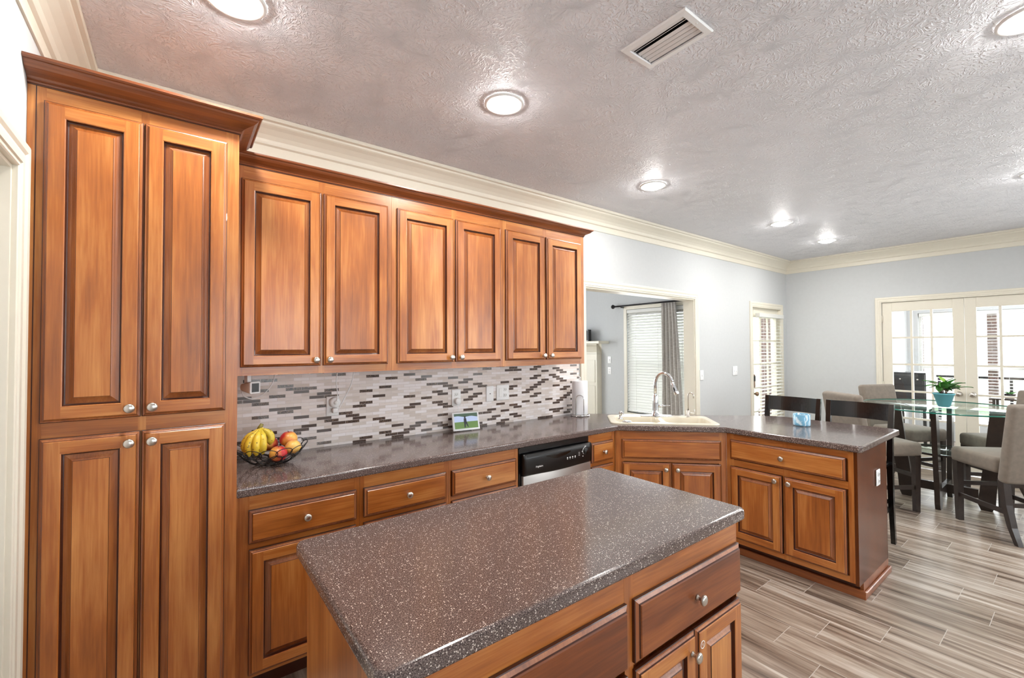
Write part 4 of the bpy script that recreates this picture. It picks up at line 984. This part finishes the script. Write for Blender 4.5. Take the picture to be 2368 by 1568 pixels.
for k, (az, ln, sp) in enumerate(((185, .17, .070), (215, .175, .072), (245, .17, .066), (272, .165, .058), (350, .12, .045))):
    pts = []; rad = []
    A = radians(az); dd = Vector((cos(A), sin(A), 0))
    for j in range(15):
        t = j/14; rout = sp*sin(min(1, t*1.25)*pi*.62); z = -.125*t**1.05*ln/.17+.008
        pts.append(dd*rout+Vector((0, 0, z))); rad.append(.0055+.0125*min(1, max(0, (t-.08)/.22))**1.2 if t < .82 else .018-.013*((t-.82)/.18)**1.3)
    mb = MB(); mb.tube(pts, rad, 9); mesh_obj('banana', mb, 'banana', bn)
mb = MB(); mb.tube([(-.008, 0, .0), (-.002, 0, .012), (.006, .002, .026)], [.011, .010, .008], 8); mesh_obj('bunch_stem', mb, 'banstem', bn)

# ------------------------------------------------------------------ island
IX0, IX1, IY0, IY1 = .088, 1.445, -1.30, -2.005
def rrect(x0, x1, y0, y1, r, n=5):
    pts = []
    for cx, cy, a0 in ((x1-r, y1-r, 0), (x0+r, y1-r, 90), (x0+r, y0+r, 180), (x1-r, y0+r, 270)):
        for k in range(n+1): a = radians(a0+90*k/n); pts.append((cx+r*cos(a), cy+r*sin(a)))
    return pts
mb = MB(); mb.prism(rrect(IX0, IX1, IY1, IY0, .028, 6), .8745, .915, bev=.011, seg=4)
o = mesh_obj('island_countertop', mb, 'counter'); tag(o, 'speckled brown solid countertop on the kitchen island', 'countertop')
for p in o.data.polygons: p.use_smooth = False
ic = thing('island_cabinet', 'stained wood kitchen island cabinet with drawers and doors', 'cabinet', (.118, -1.975, 0))
IW = 1.305; ID = .645
mb = frame_body(IW, ID, .1, BZ, [(0, .05), (.672, .710), (IW-.006, IW)], [(.1, .135), (.605, .63), (.79, BZ)]); mesh_obj('body', mb, WM, ic)
IM = ['wood', 'island', 'glaze_and_shade', 'bevel']
drawer(ic, .705, .615, IW-.705-.004, .175, mats=IM)
lw = (IW-.705-.008)/2
door(ic, .705, .118, lw, .478, lw-.030, .42); d_ = door(ic, .705+lw+.003, .118, lw-.001, .478)
mb = MB(); mb.lathe([(.0125, .0), (.0125, .001), (.0105, .001), (.0105, 0)], (.028, -.0222, .425), '-y', 20); mb.box(.0275, -.0232, .420, .0290, -.0222, .430); mb.box(.0255, -.0232, .4245, .0290, -.0222, .4260); mesh_obj('knob_mark', mb, 'plate', d_)
drawer(ic, .045, .615, .628, .175, mats=IM); drawer(ic, .045, .40, .628, .195, mats=IM); drawer(ic, .045, .125, .628, .255, mats=IM)

# ------------------------------------------------------------------ bar stools (black)
def bar_stool(label, loc, rz):
    t = thing('bar_stool', label, 'stool', loc, rz)   # local: back at +y, front -y
    hw1 = .195
    mb = MB(); mb.box(-.20, -.20, .585, .20, .185, .625, bev=.014, seg=3); mesh_obj('seat', mb, 'black', t)
    for s in (-1, 1):
        mb = MB(); pts = [(s*.205, .215, 0), (s*.20, .195, .3), (s*.198, .188, .6), (s*.20, .20, .80), (s*.205, .235, 1.05)]
        rows = []
        for p, hx, hy in zip(pts, (.014, .016, .018, .017, .016), (.018, .019, .021, .018, .014)):
            rows.append([(p[0]-hx, p[1]-hy, p[2]), (p[0]+hx, p[1]-hy, p[2]), (p[0]+hx, p[1]+hy, p[2]), (p[0]-hx, p[1]+hy, p[2])])
        mb.grid(rows, 0, False, True, True); mesh_obj('back_leg', mb, 'black', t)
        mb = MB(); rows = []
        for p, h_ in (((s*.19, -.19, 0), .014), ((s*.18, -.175, .59), .019)):
            rows.append([(p[0]-h_, p[1]-h_, p[2]), (p[0]+h_, p[1]-h_, p[2]), (p[0]+h_, p[1]+h_, p[2]), (p[0]-h_, p[1]+h_, p[2])])
        mb.grid(rows, 0, False, True, True); mesh_obj('front_leg', mb, 'black', t)
        mb = MB(); mb.box(s*.187-.009, -.165, .25, s*.187+.009, .18, .28); mesh_obj('side_stretcher', mb, 'black', t)
    mb = MB(); mb.box(-.17, -.195, .20, .17, -.172, .235); mesh_obj('foot_rail', mb, 'black', t)
    mb = MB(); mb.box(-.18, .185, .30, .18, .203, .33); mesh_obj('rear_stretcher', mb, 'black', t)
    mb = MB(); rows = []
    for k in range(25):
        u = k/24*2-1; x = u*.190; bow = .030*(1-u*u); y = .215+bow
        rows.append([(x, y-.006, .922), (x, y+.012, .920), (x, y+.028, 1.045), (x, y+.010, 1.048)])
    mb.grid(rows, 0, False, True, True); mesh_obj('back_rail', mb, 'black', t)
    return t
bar_stool('black wooden bar stool nearer the sink, behind the peninsula', (3.925, -1.145, 0), -pi/2)
bar_stool('black wooden bar stool at the outer end of the peninsula', (3.925, -1.625, 0), -pi/2)

# ------------------------------------------------------------------ dining set
def cush(mb, x0, y0, z0, x1, y1, z1, b=.03): mb.box(x0, y0, z0, x1, y1, z1, bev=b, seg=4)
def dining_chair(label, loc, f):
    rz = atan2(f[1], f[0])-pi/2    # local +y is the front
    t = thing('counter_chair', label, 'chair', loc, rz)
    mb = MB(); cush(mb, -.225, -.20, .50, .225, .235, .625, .032); mesh_obj('seat', mb, 'fabric', t)
    mb = MB(); cush(mb, -.225, -.04, 0, .225, .04, .62, .03); o = mesh_obj('backrest', mb, 'fabric', t, (0, -.235, .44)); o.rotation_euler = (radians(9), 0, 0)
    for s in (-1, 1):
        mb = MB(); rows = []
        for (x, y, z, h_) in ((s*.185, .195, 0, .019), (s*.19, .195, .51, .025)):
            rows.append([(x-h_, y-h_, z), (x+h_, y-h_, z), (x+h_, y+h_, z), (x-h_, y+h_, z)])
        mb.grid(rows, 0, False, True, True); mesh_obj('front_leg', mb, 'espresso', t)
        mb = MB(); rows = []
        for (x, y, z, h_) in ((s*.19, -.335, 0, .017), (s*.19, -.285, .12, .020), (s*.19, -.245, .28, .023), (s*.19, -.225, .46, .025)):
            rows.append([(x-h_, y-h_, z), (x+h_, y-h_, z), (x+h_, y+h_, z), (x-h_, y+h_, z)])
        mb.grid(rows, 0, False, True, True); mesh_obj('back_leg', mb, 'espresso', t)
        mb = MB(); mb.grid([[(s*.19-.008, .18, .20), (s*.19+.008, .18, .20), (s*.19+.008, .18, .235), (s*.19-.008, .18, .235)], [(s*.19-.008, -.255, .20), (s*.19+.008, -.255, .20), (s*.19+.008, -.255, .235), (s*.19-.008, -.255, .235)]], 0, False, True, True); mesh_obj('side_stretcher', mb, 'espresso', t)
    mb = MB(); mb.box(-.17, .187, .30, .17, .203, .335); mesh_obj('front_stretcher', mb, 'espresso', t)
    mb = MB(); mb.box(-.17, -.26, .26, .17, -.244, .29); mesh_obj('rear_stretcher', mb, 'espresso', t)
    return t
TCX, TCY = 5.66, -1.885
dining_chair('taupe upholstered counter chair nearest the camera at the right', (5.18, -2.315, 0), (.72, .69))
dining_chair('taupe upholstered counter chair right behind the end bar stool', (5.10, -1.51, 0), (.80, -.60))
dining_chair('taupe upholstered counter chair with its back before the left french door', (6.12, -1.53, 0), (-.45, -.89))
dining_chair('taupe upholstered counter chair mostly hidden behind the nearest one', (6.10, -2.25, 0), (-.70, .70))
tb = thing('glass_dining_table', 'round glass top dining table on splayed dark wood legs', 'table', (TCX, TCY, 0))
mb = MB(); R0 = .63; mb.lathe([(0, .905), (R0-.003, .905)], (0, 0, 0), 'z', 72, 0); mb.lathe([(R0-.003, .905), (R0, .908), (R0, .914), (R0-.003, .917)], (0, 0, 0), 'z', 72, 1); mb.lathe([(R0-.003, .917), (0, .917)], (0, 0, 0), 'z', 72, 0)
mesh_obj('glass_top', mb, ['tableglass', 'glassedge'], tb)
for k in range(4):
    a = pi/2*k; mb = MB(); rows = []; rd_ = Vector((cos(a), sin(a), 0)); sd1 = Vector((-sin(a), cos(a), 0))
    for z, ri, ro in ((0, .24, .31), (.05, .22, .33), (.20, .235, .34), (.50, .27, .385), (.904, .31, .43)):
        rows.append([rd_*ri-sd1*.019+Vector((0, 0, z)), rd_*ro-sd1*.019+Vector((0, 0, z)), rd_*ro+sd1*.019+Vector((0, 0, z)), rd_*ri+sd1*.019+Vector((0, 0, z))])
    mb.grid(rows, 0, False, True, True); mesh_obj('leg', mb, 'espresso', tb)
for k in range(2):
    a = pi/2*k; mb = MB(); rd_ = Vector((cos(a), sin(a), 0)); sd1 = Vector((-sin(a), cos(a), 0)); hz = .001*k
    c1 = [rd_*-.225+sd1*-.017, rd_*.225+sd1*-.017, rd_*.225+sd1*.017, rd_*-.225+sd1*.017]
    mb.grid([[p+Vector((0, 0, .10+hz)) for p in c1], [p+Vector((0, 0, .18+hz)) for p in c1]], 0, False, True, True); mesh_obj('cross_stretcher', mb, 'espresso', tb)
mb = MB(); mb.lathe([(0, .498), (.27, .498), (.27, .506), (0, .506)], (0, 0, 0), 'z', 48); mesh_obj('glass_shelf', mb, 'tableglass', tb)
mb = MB(); mb.lathe([(.262, .478), (.285, .478), (.285, .497), (.262, .497), (.262, .478)], (0, 0, 0), 'z', 48, smooth=False); mesh_obj('shelf_rim', mb, 'espresso', tb)
# pothos in teal pot
pp = thing('potted_pothos', 'leafy green plant in a teal pot on the glass table', 'plant', (5.62, -1.90, .918))
mb = MB(); mb.lathe([(0, 0), (.040, 0), (.044, .004), (.074, .115), (.080, .118), (.080, .128), (.072, .128), (.070, .112), (0, .110)], (0, 0, 0), 'z', 32); mesh_obj('pot', mb, 'teal', pp)
mb = MB(); mb.lathe([(0, .008), (.040, .006), (.066, .0)], (0, 0, .112), 'z', 20); mesh_obj('soil', mb, 'soil', pp)
def leaf(mb, base, d, ln, w, m=0):
    d = Vector(d).normalized(); sdv = d.cross(Vector((0, 0, 1))).normalized(); upv = sdv.cross(d)
    L0 = []; C0 = []; R1 = []
    for k in range(7):
        t = k/6; ww2 = w*(sin(pi*min(1, t*.93+.07))**.75)*(1-t*.35) if 0 < t < 1 else 0.0005
        p = Vector(base)+d*ln*t+upv*(-.25*ln*t*t)
        C0.append(p-upv*.003); L0.append(p+sdv*ww2/2+upv*.004); R1.append(p-sdv*ww2/2+upv*.004)
    mb.grid([L0, C0, R1], m, True)
rnd = random.Random(5)
lv = [(-1, .1, 1.0, .15, .10, 0), (-.9, -.3, .7, .18, .09, 0), (-.3, .2, 1.3, .15, .10, 1), (.2, 0, 1.2, .13, .11, 0), (.6, .2, .9, .14, .11, 0), (.9, -.2, .7, .15, .12, 0), (.8, .2, 1.2, .14, .10, 1), (.7, -.6, .6, .12, .12, 0), (-.5, -.7, .8, .13, .10, 0), (-.2, .8, .9, .13, .10, 0), (1.1, .1, .35, .18, .09, 0), (.3, -.9, .7, .12, .1, 0), (-.8, .5, 1.5, .14, .1, 1), (0, -.4, 1.2, .11, .09, 0), (.4, -.3, 1.4, .13, .1, 0), (.7, .1, .6, .10, .1, 0)]
# plant axes: horizontal in view runs roughly along -y
for k, (h1, h2, v_, ln, w_, mm) in enumerate(lv):
    d = Vector((h2*.6, -h1*.62, v_*1.25)); st0 = Vector((rnd.uniform(-.03, .03), rnd.uniform(-.03, .03), .115))
    tip = st0+d.normalized()*ln*.75
    s_ = MB(); s_.tube([st0, st0+d.normalized()*ln*.3+Vector((0, 0, .02)), tip], .0022, 6); so = mesh_obj('stem', s_, 'stemm', pp)
    l_ = MB(); dd = Vector((d.x, d.y*1.3, .05+.5*rnd.random())); leaf(l_, tip, dd, .075+.02*rnd.random(), .066+.012*rnd.random()); mesh_obj('leaf', l_, ['lightleaf' if mm else 'leaf'], pp, fixn=False)
    l_ = MB(); dd = Vector((d.x+rnd.uniform(-.8, .8), d.y*.4+rnd.uniform(-.8, .8), .45)); leaf(l_, st0+d.normalized()*ln*.45+Vector((0, 0, .012)), dd, .08, .066); mesh_obj('leaf', l_, ['leaf'], pp, fixn=False)
    l_ = MB(); dd = Vector((rnd.uniform(-1, 1), rnd.uniform(-1, 1), -.1)); leaf(l_, st0+d.normalized()*ln*.3+Vector((0, 0, .02+.03*rnd.random())), dd, .07, .06); mesh_obj('leaf', l_, ['leaf'], pp, fixn=False)

# ------------------------------------------------------------------ sunroom contents and outdoors
bc = thing('black_chest', 'black chest of drawers in the sunroom behind the left french door', 'chest of drawers', (8.5, -1.285, 0), 0)
mb = MB(); mb.box(.0, 0, .55, .45, .375, 1.10, bev=.004); mesh_obj('body', mb, 'black', bc)
for z in (.57, .745, .92):
    mb = MB(); mb.box(-.012, .012, z, -.0005, .363, z+.16, bev=.003); o = mesh_obj('drawer', mb, 'black', bc)
    for y in (.09, .285):
        k = MB(); k.lathe([(0, 0), (.006, 0), (.006, .01), (.012, .016), (.010, .022), (0, .024)], (0, 0, 0), '-y', 12); ko = mesh_obj('knob', k, 'nickel', o, (-.0125, y, z+.08)); ko.rotation_euler = (0, 0, -pi/2)
for x, y in ((.025, .025), (.425, .025), (.025, .35), (.425, .35)):
    mb = MB(); mb.box(x-.018, y-.018, -.003, x+.018, y+.018, .549); mesh_obj('leg', mb, 'black', bc)
st2 = thing('sunroom_table', 'dark narrow table in the sunroom behind the right french door', 'table', (8.6, -2.2, 0))
mb = MB(); mb.box(-.2, -.5, .78, .2, .28, .80); mesh_obj('table_top', mb, 'espresso', st2)
for x, y in ((-.17, -.46), (.17, -.46), (-.17, .24), (.17, .24)):
    mb = MB(); mb.box(x-.015, y-.015, -.003, x+.015, y+.015, .779); mesh_obj('leg', mb, 'espresso', st2)
sp = thing('succulent_pot', 'small succulent in a dark bowl seen through the right french door', 'plant', (8.6, -2.085, .8005))
mb = MB(); mb.lathe([(0, 0), (.04, 0), (.06, .05), (.062, .055), (.056, .055), (0, .05)], (0, 0, 0), 'z', 20); mesh_obj('bowl', mb, 'slot', sp)
for k in range(9):
    a = k*.7; mb = MB(); leaf(mb, (.02*cos(a), .02*sin(a), .05), (cos(a), sin(a), 1.2), .05, .022); mesh_obj('leaf', mb, 'leaf', sp, fixn=False)
# outdoors
mb = MB(); mb.box(5.751, -9, -.25, 40, 30, -.15); struct('ground_lawn', mb, 'grass')
mb = MB(); mb.box(9.66, -5, -.149, 13.5, 3.5, -.04); mb.box(5.76, .14, -.149, 9.65, 3.5, -.04); struct('ground_patio', mb, 'concrete')
def pillar(label, x, y, w=.32):
    mb = MB(); mb.box(-w/2, -w/2, -.04, w/2, w/2, 2.6); mb.box(-w/2-.03, -w/2-.03, -.039, w/2+.03, w/2+.03, .12, 0); o = mesh_obj('brick_pillar', mb, 'brick', None, (x, y, 0)); tag(o, label, 'pillar')
pillar('brick porch pillar seen through the left french door', 10.6, -.865, .07)
pillar('brick porch pillar seen through the right french door', 10.6, -1.755, .11)
pillar('brick porch pillar seen through the patio door blind', 10.3, 1.50, .42)
rl = thing('patio_railing', 'dark metal railing outside the sunroom windows', 'railing', (11.0, -2.2, -.04))
mb = MB(); mb.box(-.025, -2.4, .96, .025, 1.2, 1.0); mesh_obj('top_rail', mb, 'rod', rl)
mb = MB(); mb.box(-.012, -2.4, .12, .012, 1.2, .15); mesh_obj('bottom_rail', mb, 'rod', rl)
for k in range(5):
    y = -2.36+.88*k; mb = MB(); mb.box(-.02, y-.02, 0, .02, y+.02, .959); mesh_obj('post', mb, 'rod', rl)
fn = thing('garden_fence', 'pale board garden fence beyond the patio', 'fence', (17, 0, -.15))
mb = MB()
for k in range(80): mb.box(0, -12+.3*k, 0, .02, -12+.3*k+.285, 1.8)
mesh_obj('boards', mb, 'fence', fn)

# ------------------------------------------------------------------ ceiling fixtures
def can(label, x, y, power, r=.100):
    t = thing('recessed_light', label, 'ceiling light', (x, y, H))
    mb = MB(); mb.lathe([(r, -.0005), (r, -.005), (r-.006, -.009), (r-.028, -.007), (r-.032, -.004)], (0, 0, 0), 'z', 40); mesh_obj('trim_ring', mb, 'white', t)
    mb = MB(); R1 = r-.032; mb.lathe([(R1, -.0045), (R1*.93, -.014), (R1*.75, -.022), (R1*.4, -.027), (0, -.029)], (0, 0, 0), 'z', 32); mesh_obj('lens', mb, 'lamp', t)
    d = bpy.data.lights.new('lamp_glow', 'AREA'); d.shape = 'DISK'; d.size = .13; d.energy = power; d.color = (1, .975, .94)
    o = bpy.data.objects.new('lamp_glow', d); col.objects.link(o); o.parent = t; o.location = (0, 0, -.032)
    return t
CP_W = 7.5
can('recessed ceiling light cut by the top edge, nearest the pantry', -.045, -.935, CP_W)
can('recessed ceiling light above the island, below and left of the vent', 1.128, -.964, CP_W)
can('recessed ceiling light above the dishwasher, third in the row from the left', 2.731, -.728, CP_W)
can('recessed ceiling light fourth in the row from the left', 4.677, -.874, CP_W)
can('recessed ceiling light farthest away in the row', 5.917, -.884, CP_W)
can('recessed ceiling light at the top right corner of the picture', 2.385, -2.655, CP_W)
can('recessed ceiling light over the dining table, cut by the right edge', 4.75, -2.56, CP_W)
vt = thing('ceiling_vent', 'white louvred air vent in the ceiling', 'vent', (1.379, -1.738, H-.0005))
mb = MB(); hx, hy = .100, .149
def loop_(a, b, z): return [(-a, -b, z), (a, -b, z), (a, b, z), (-a, b, z)]
mb.grid([loop_(hx, hy, 0), loop_(hx, hy, -.003), loop_(hx-.004, hy-.004, -.008), loop_(hx-.026, hy-.026, -.010), loop_(hx-.028, hy-.028, -.004)], 0, False, True); mesh_obj('frame', mb, 'plate', vt)
mb = MB(); ox, oy = .0715, .1205
mb.grid([loop_(ox, oy, .0), loop_(ox, oy, .09)], 0, False, True); mb.face(loop_(ox, oy, .09)); mesh_obj('duct_opening', mb, 'ventdark', vt, fixn=False)
for k in range(6):
    x = -.060+.0235*k; mb = MB()
    zt_ = .004
    if k == 1: a = [(x-.010, -oy+.001, -.006), (x+.006, -oy+.001, .006), (x+.005, -oy+.001, .007), (x-.011, -oy+.001, -.005)]
    elif k == 0: a = [(x-.010, -oy+.001, .001), (x+.004, -oy+.001, -.006), (x+.005, -oy+.001, -.005), (x-.009, -oy+.001, .002)]
    else: a = [(x-.008, -oy+.001, .001), (x+.007, -oy+.001, -.0045), (x+.0075, -oy+.001, -.0035), (x-.0075, -oy+.001, .002)]
    mb.grid([a, [(p[0], oy-.001, p[2]) for p in a]], 0, False, True, True); mesh_obj('louvre', mb, 'plate', vt)
mb = MB(); mb.lathe([(0, -.0125), (.004, -.0115), (.004, -.009)], (0, -hy+.014, 0), 'z', 10); mesh_obj('screw', mb, 'white', vt)

# ------------------------------------------------------------------ groups of repeats
GR = {'upper_cabinet': 'two-door upper wall cabinets', 'base_cabinet': 'base cabinets under the long counter', 'bar_stool': 'black bar stools behind the peninsula', 'counter_chair': 'upholstered chairs around the glass table',
      'recessed_light': 'recessed ceiling lights', 'apple': 'apples in the fruit basket', 'peach': 'peaches in the fruit basket', 'sunroom_blind': 'blinds on the sunroom windows', 'brick_pillar': 'brick porch pillars outside',
      'charger': 'plug-in chargers on the tiled wall', 'white_cord': 'white cords above the outlet', 'power_outlet': 'power outlets on the walls', 'light_switch': 'light switches on the walls'}
for o in scn.objects:
    b_ = o.name.split('.')[0]
    if o.parent is None and b_ in GR: o['group'] = GR[b_]
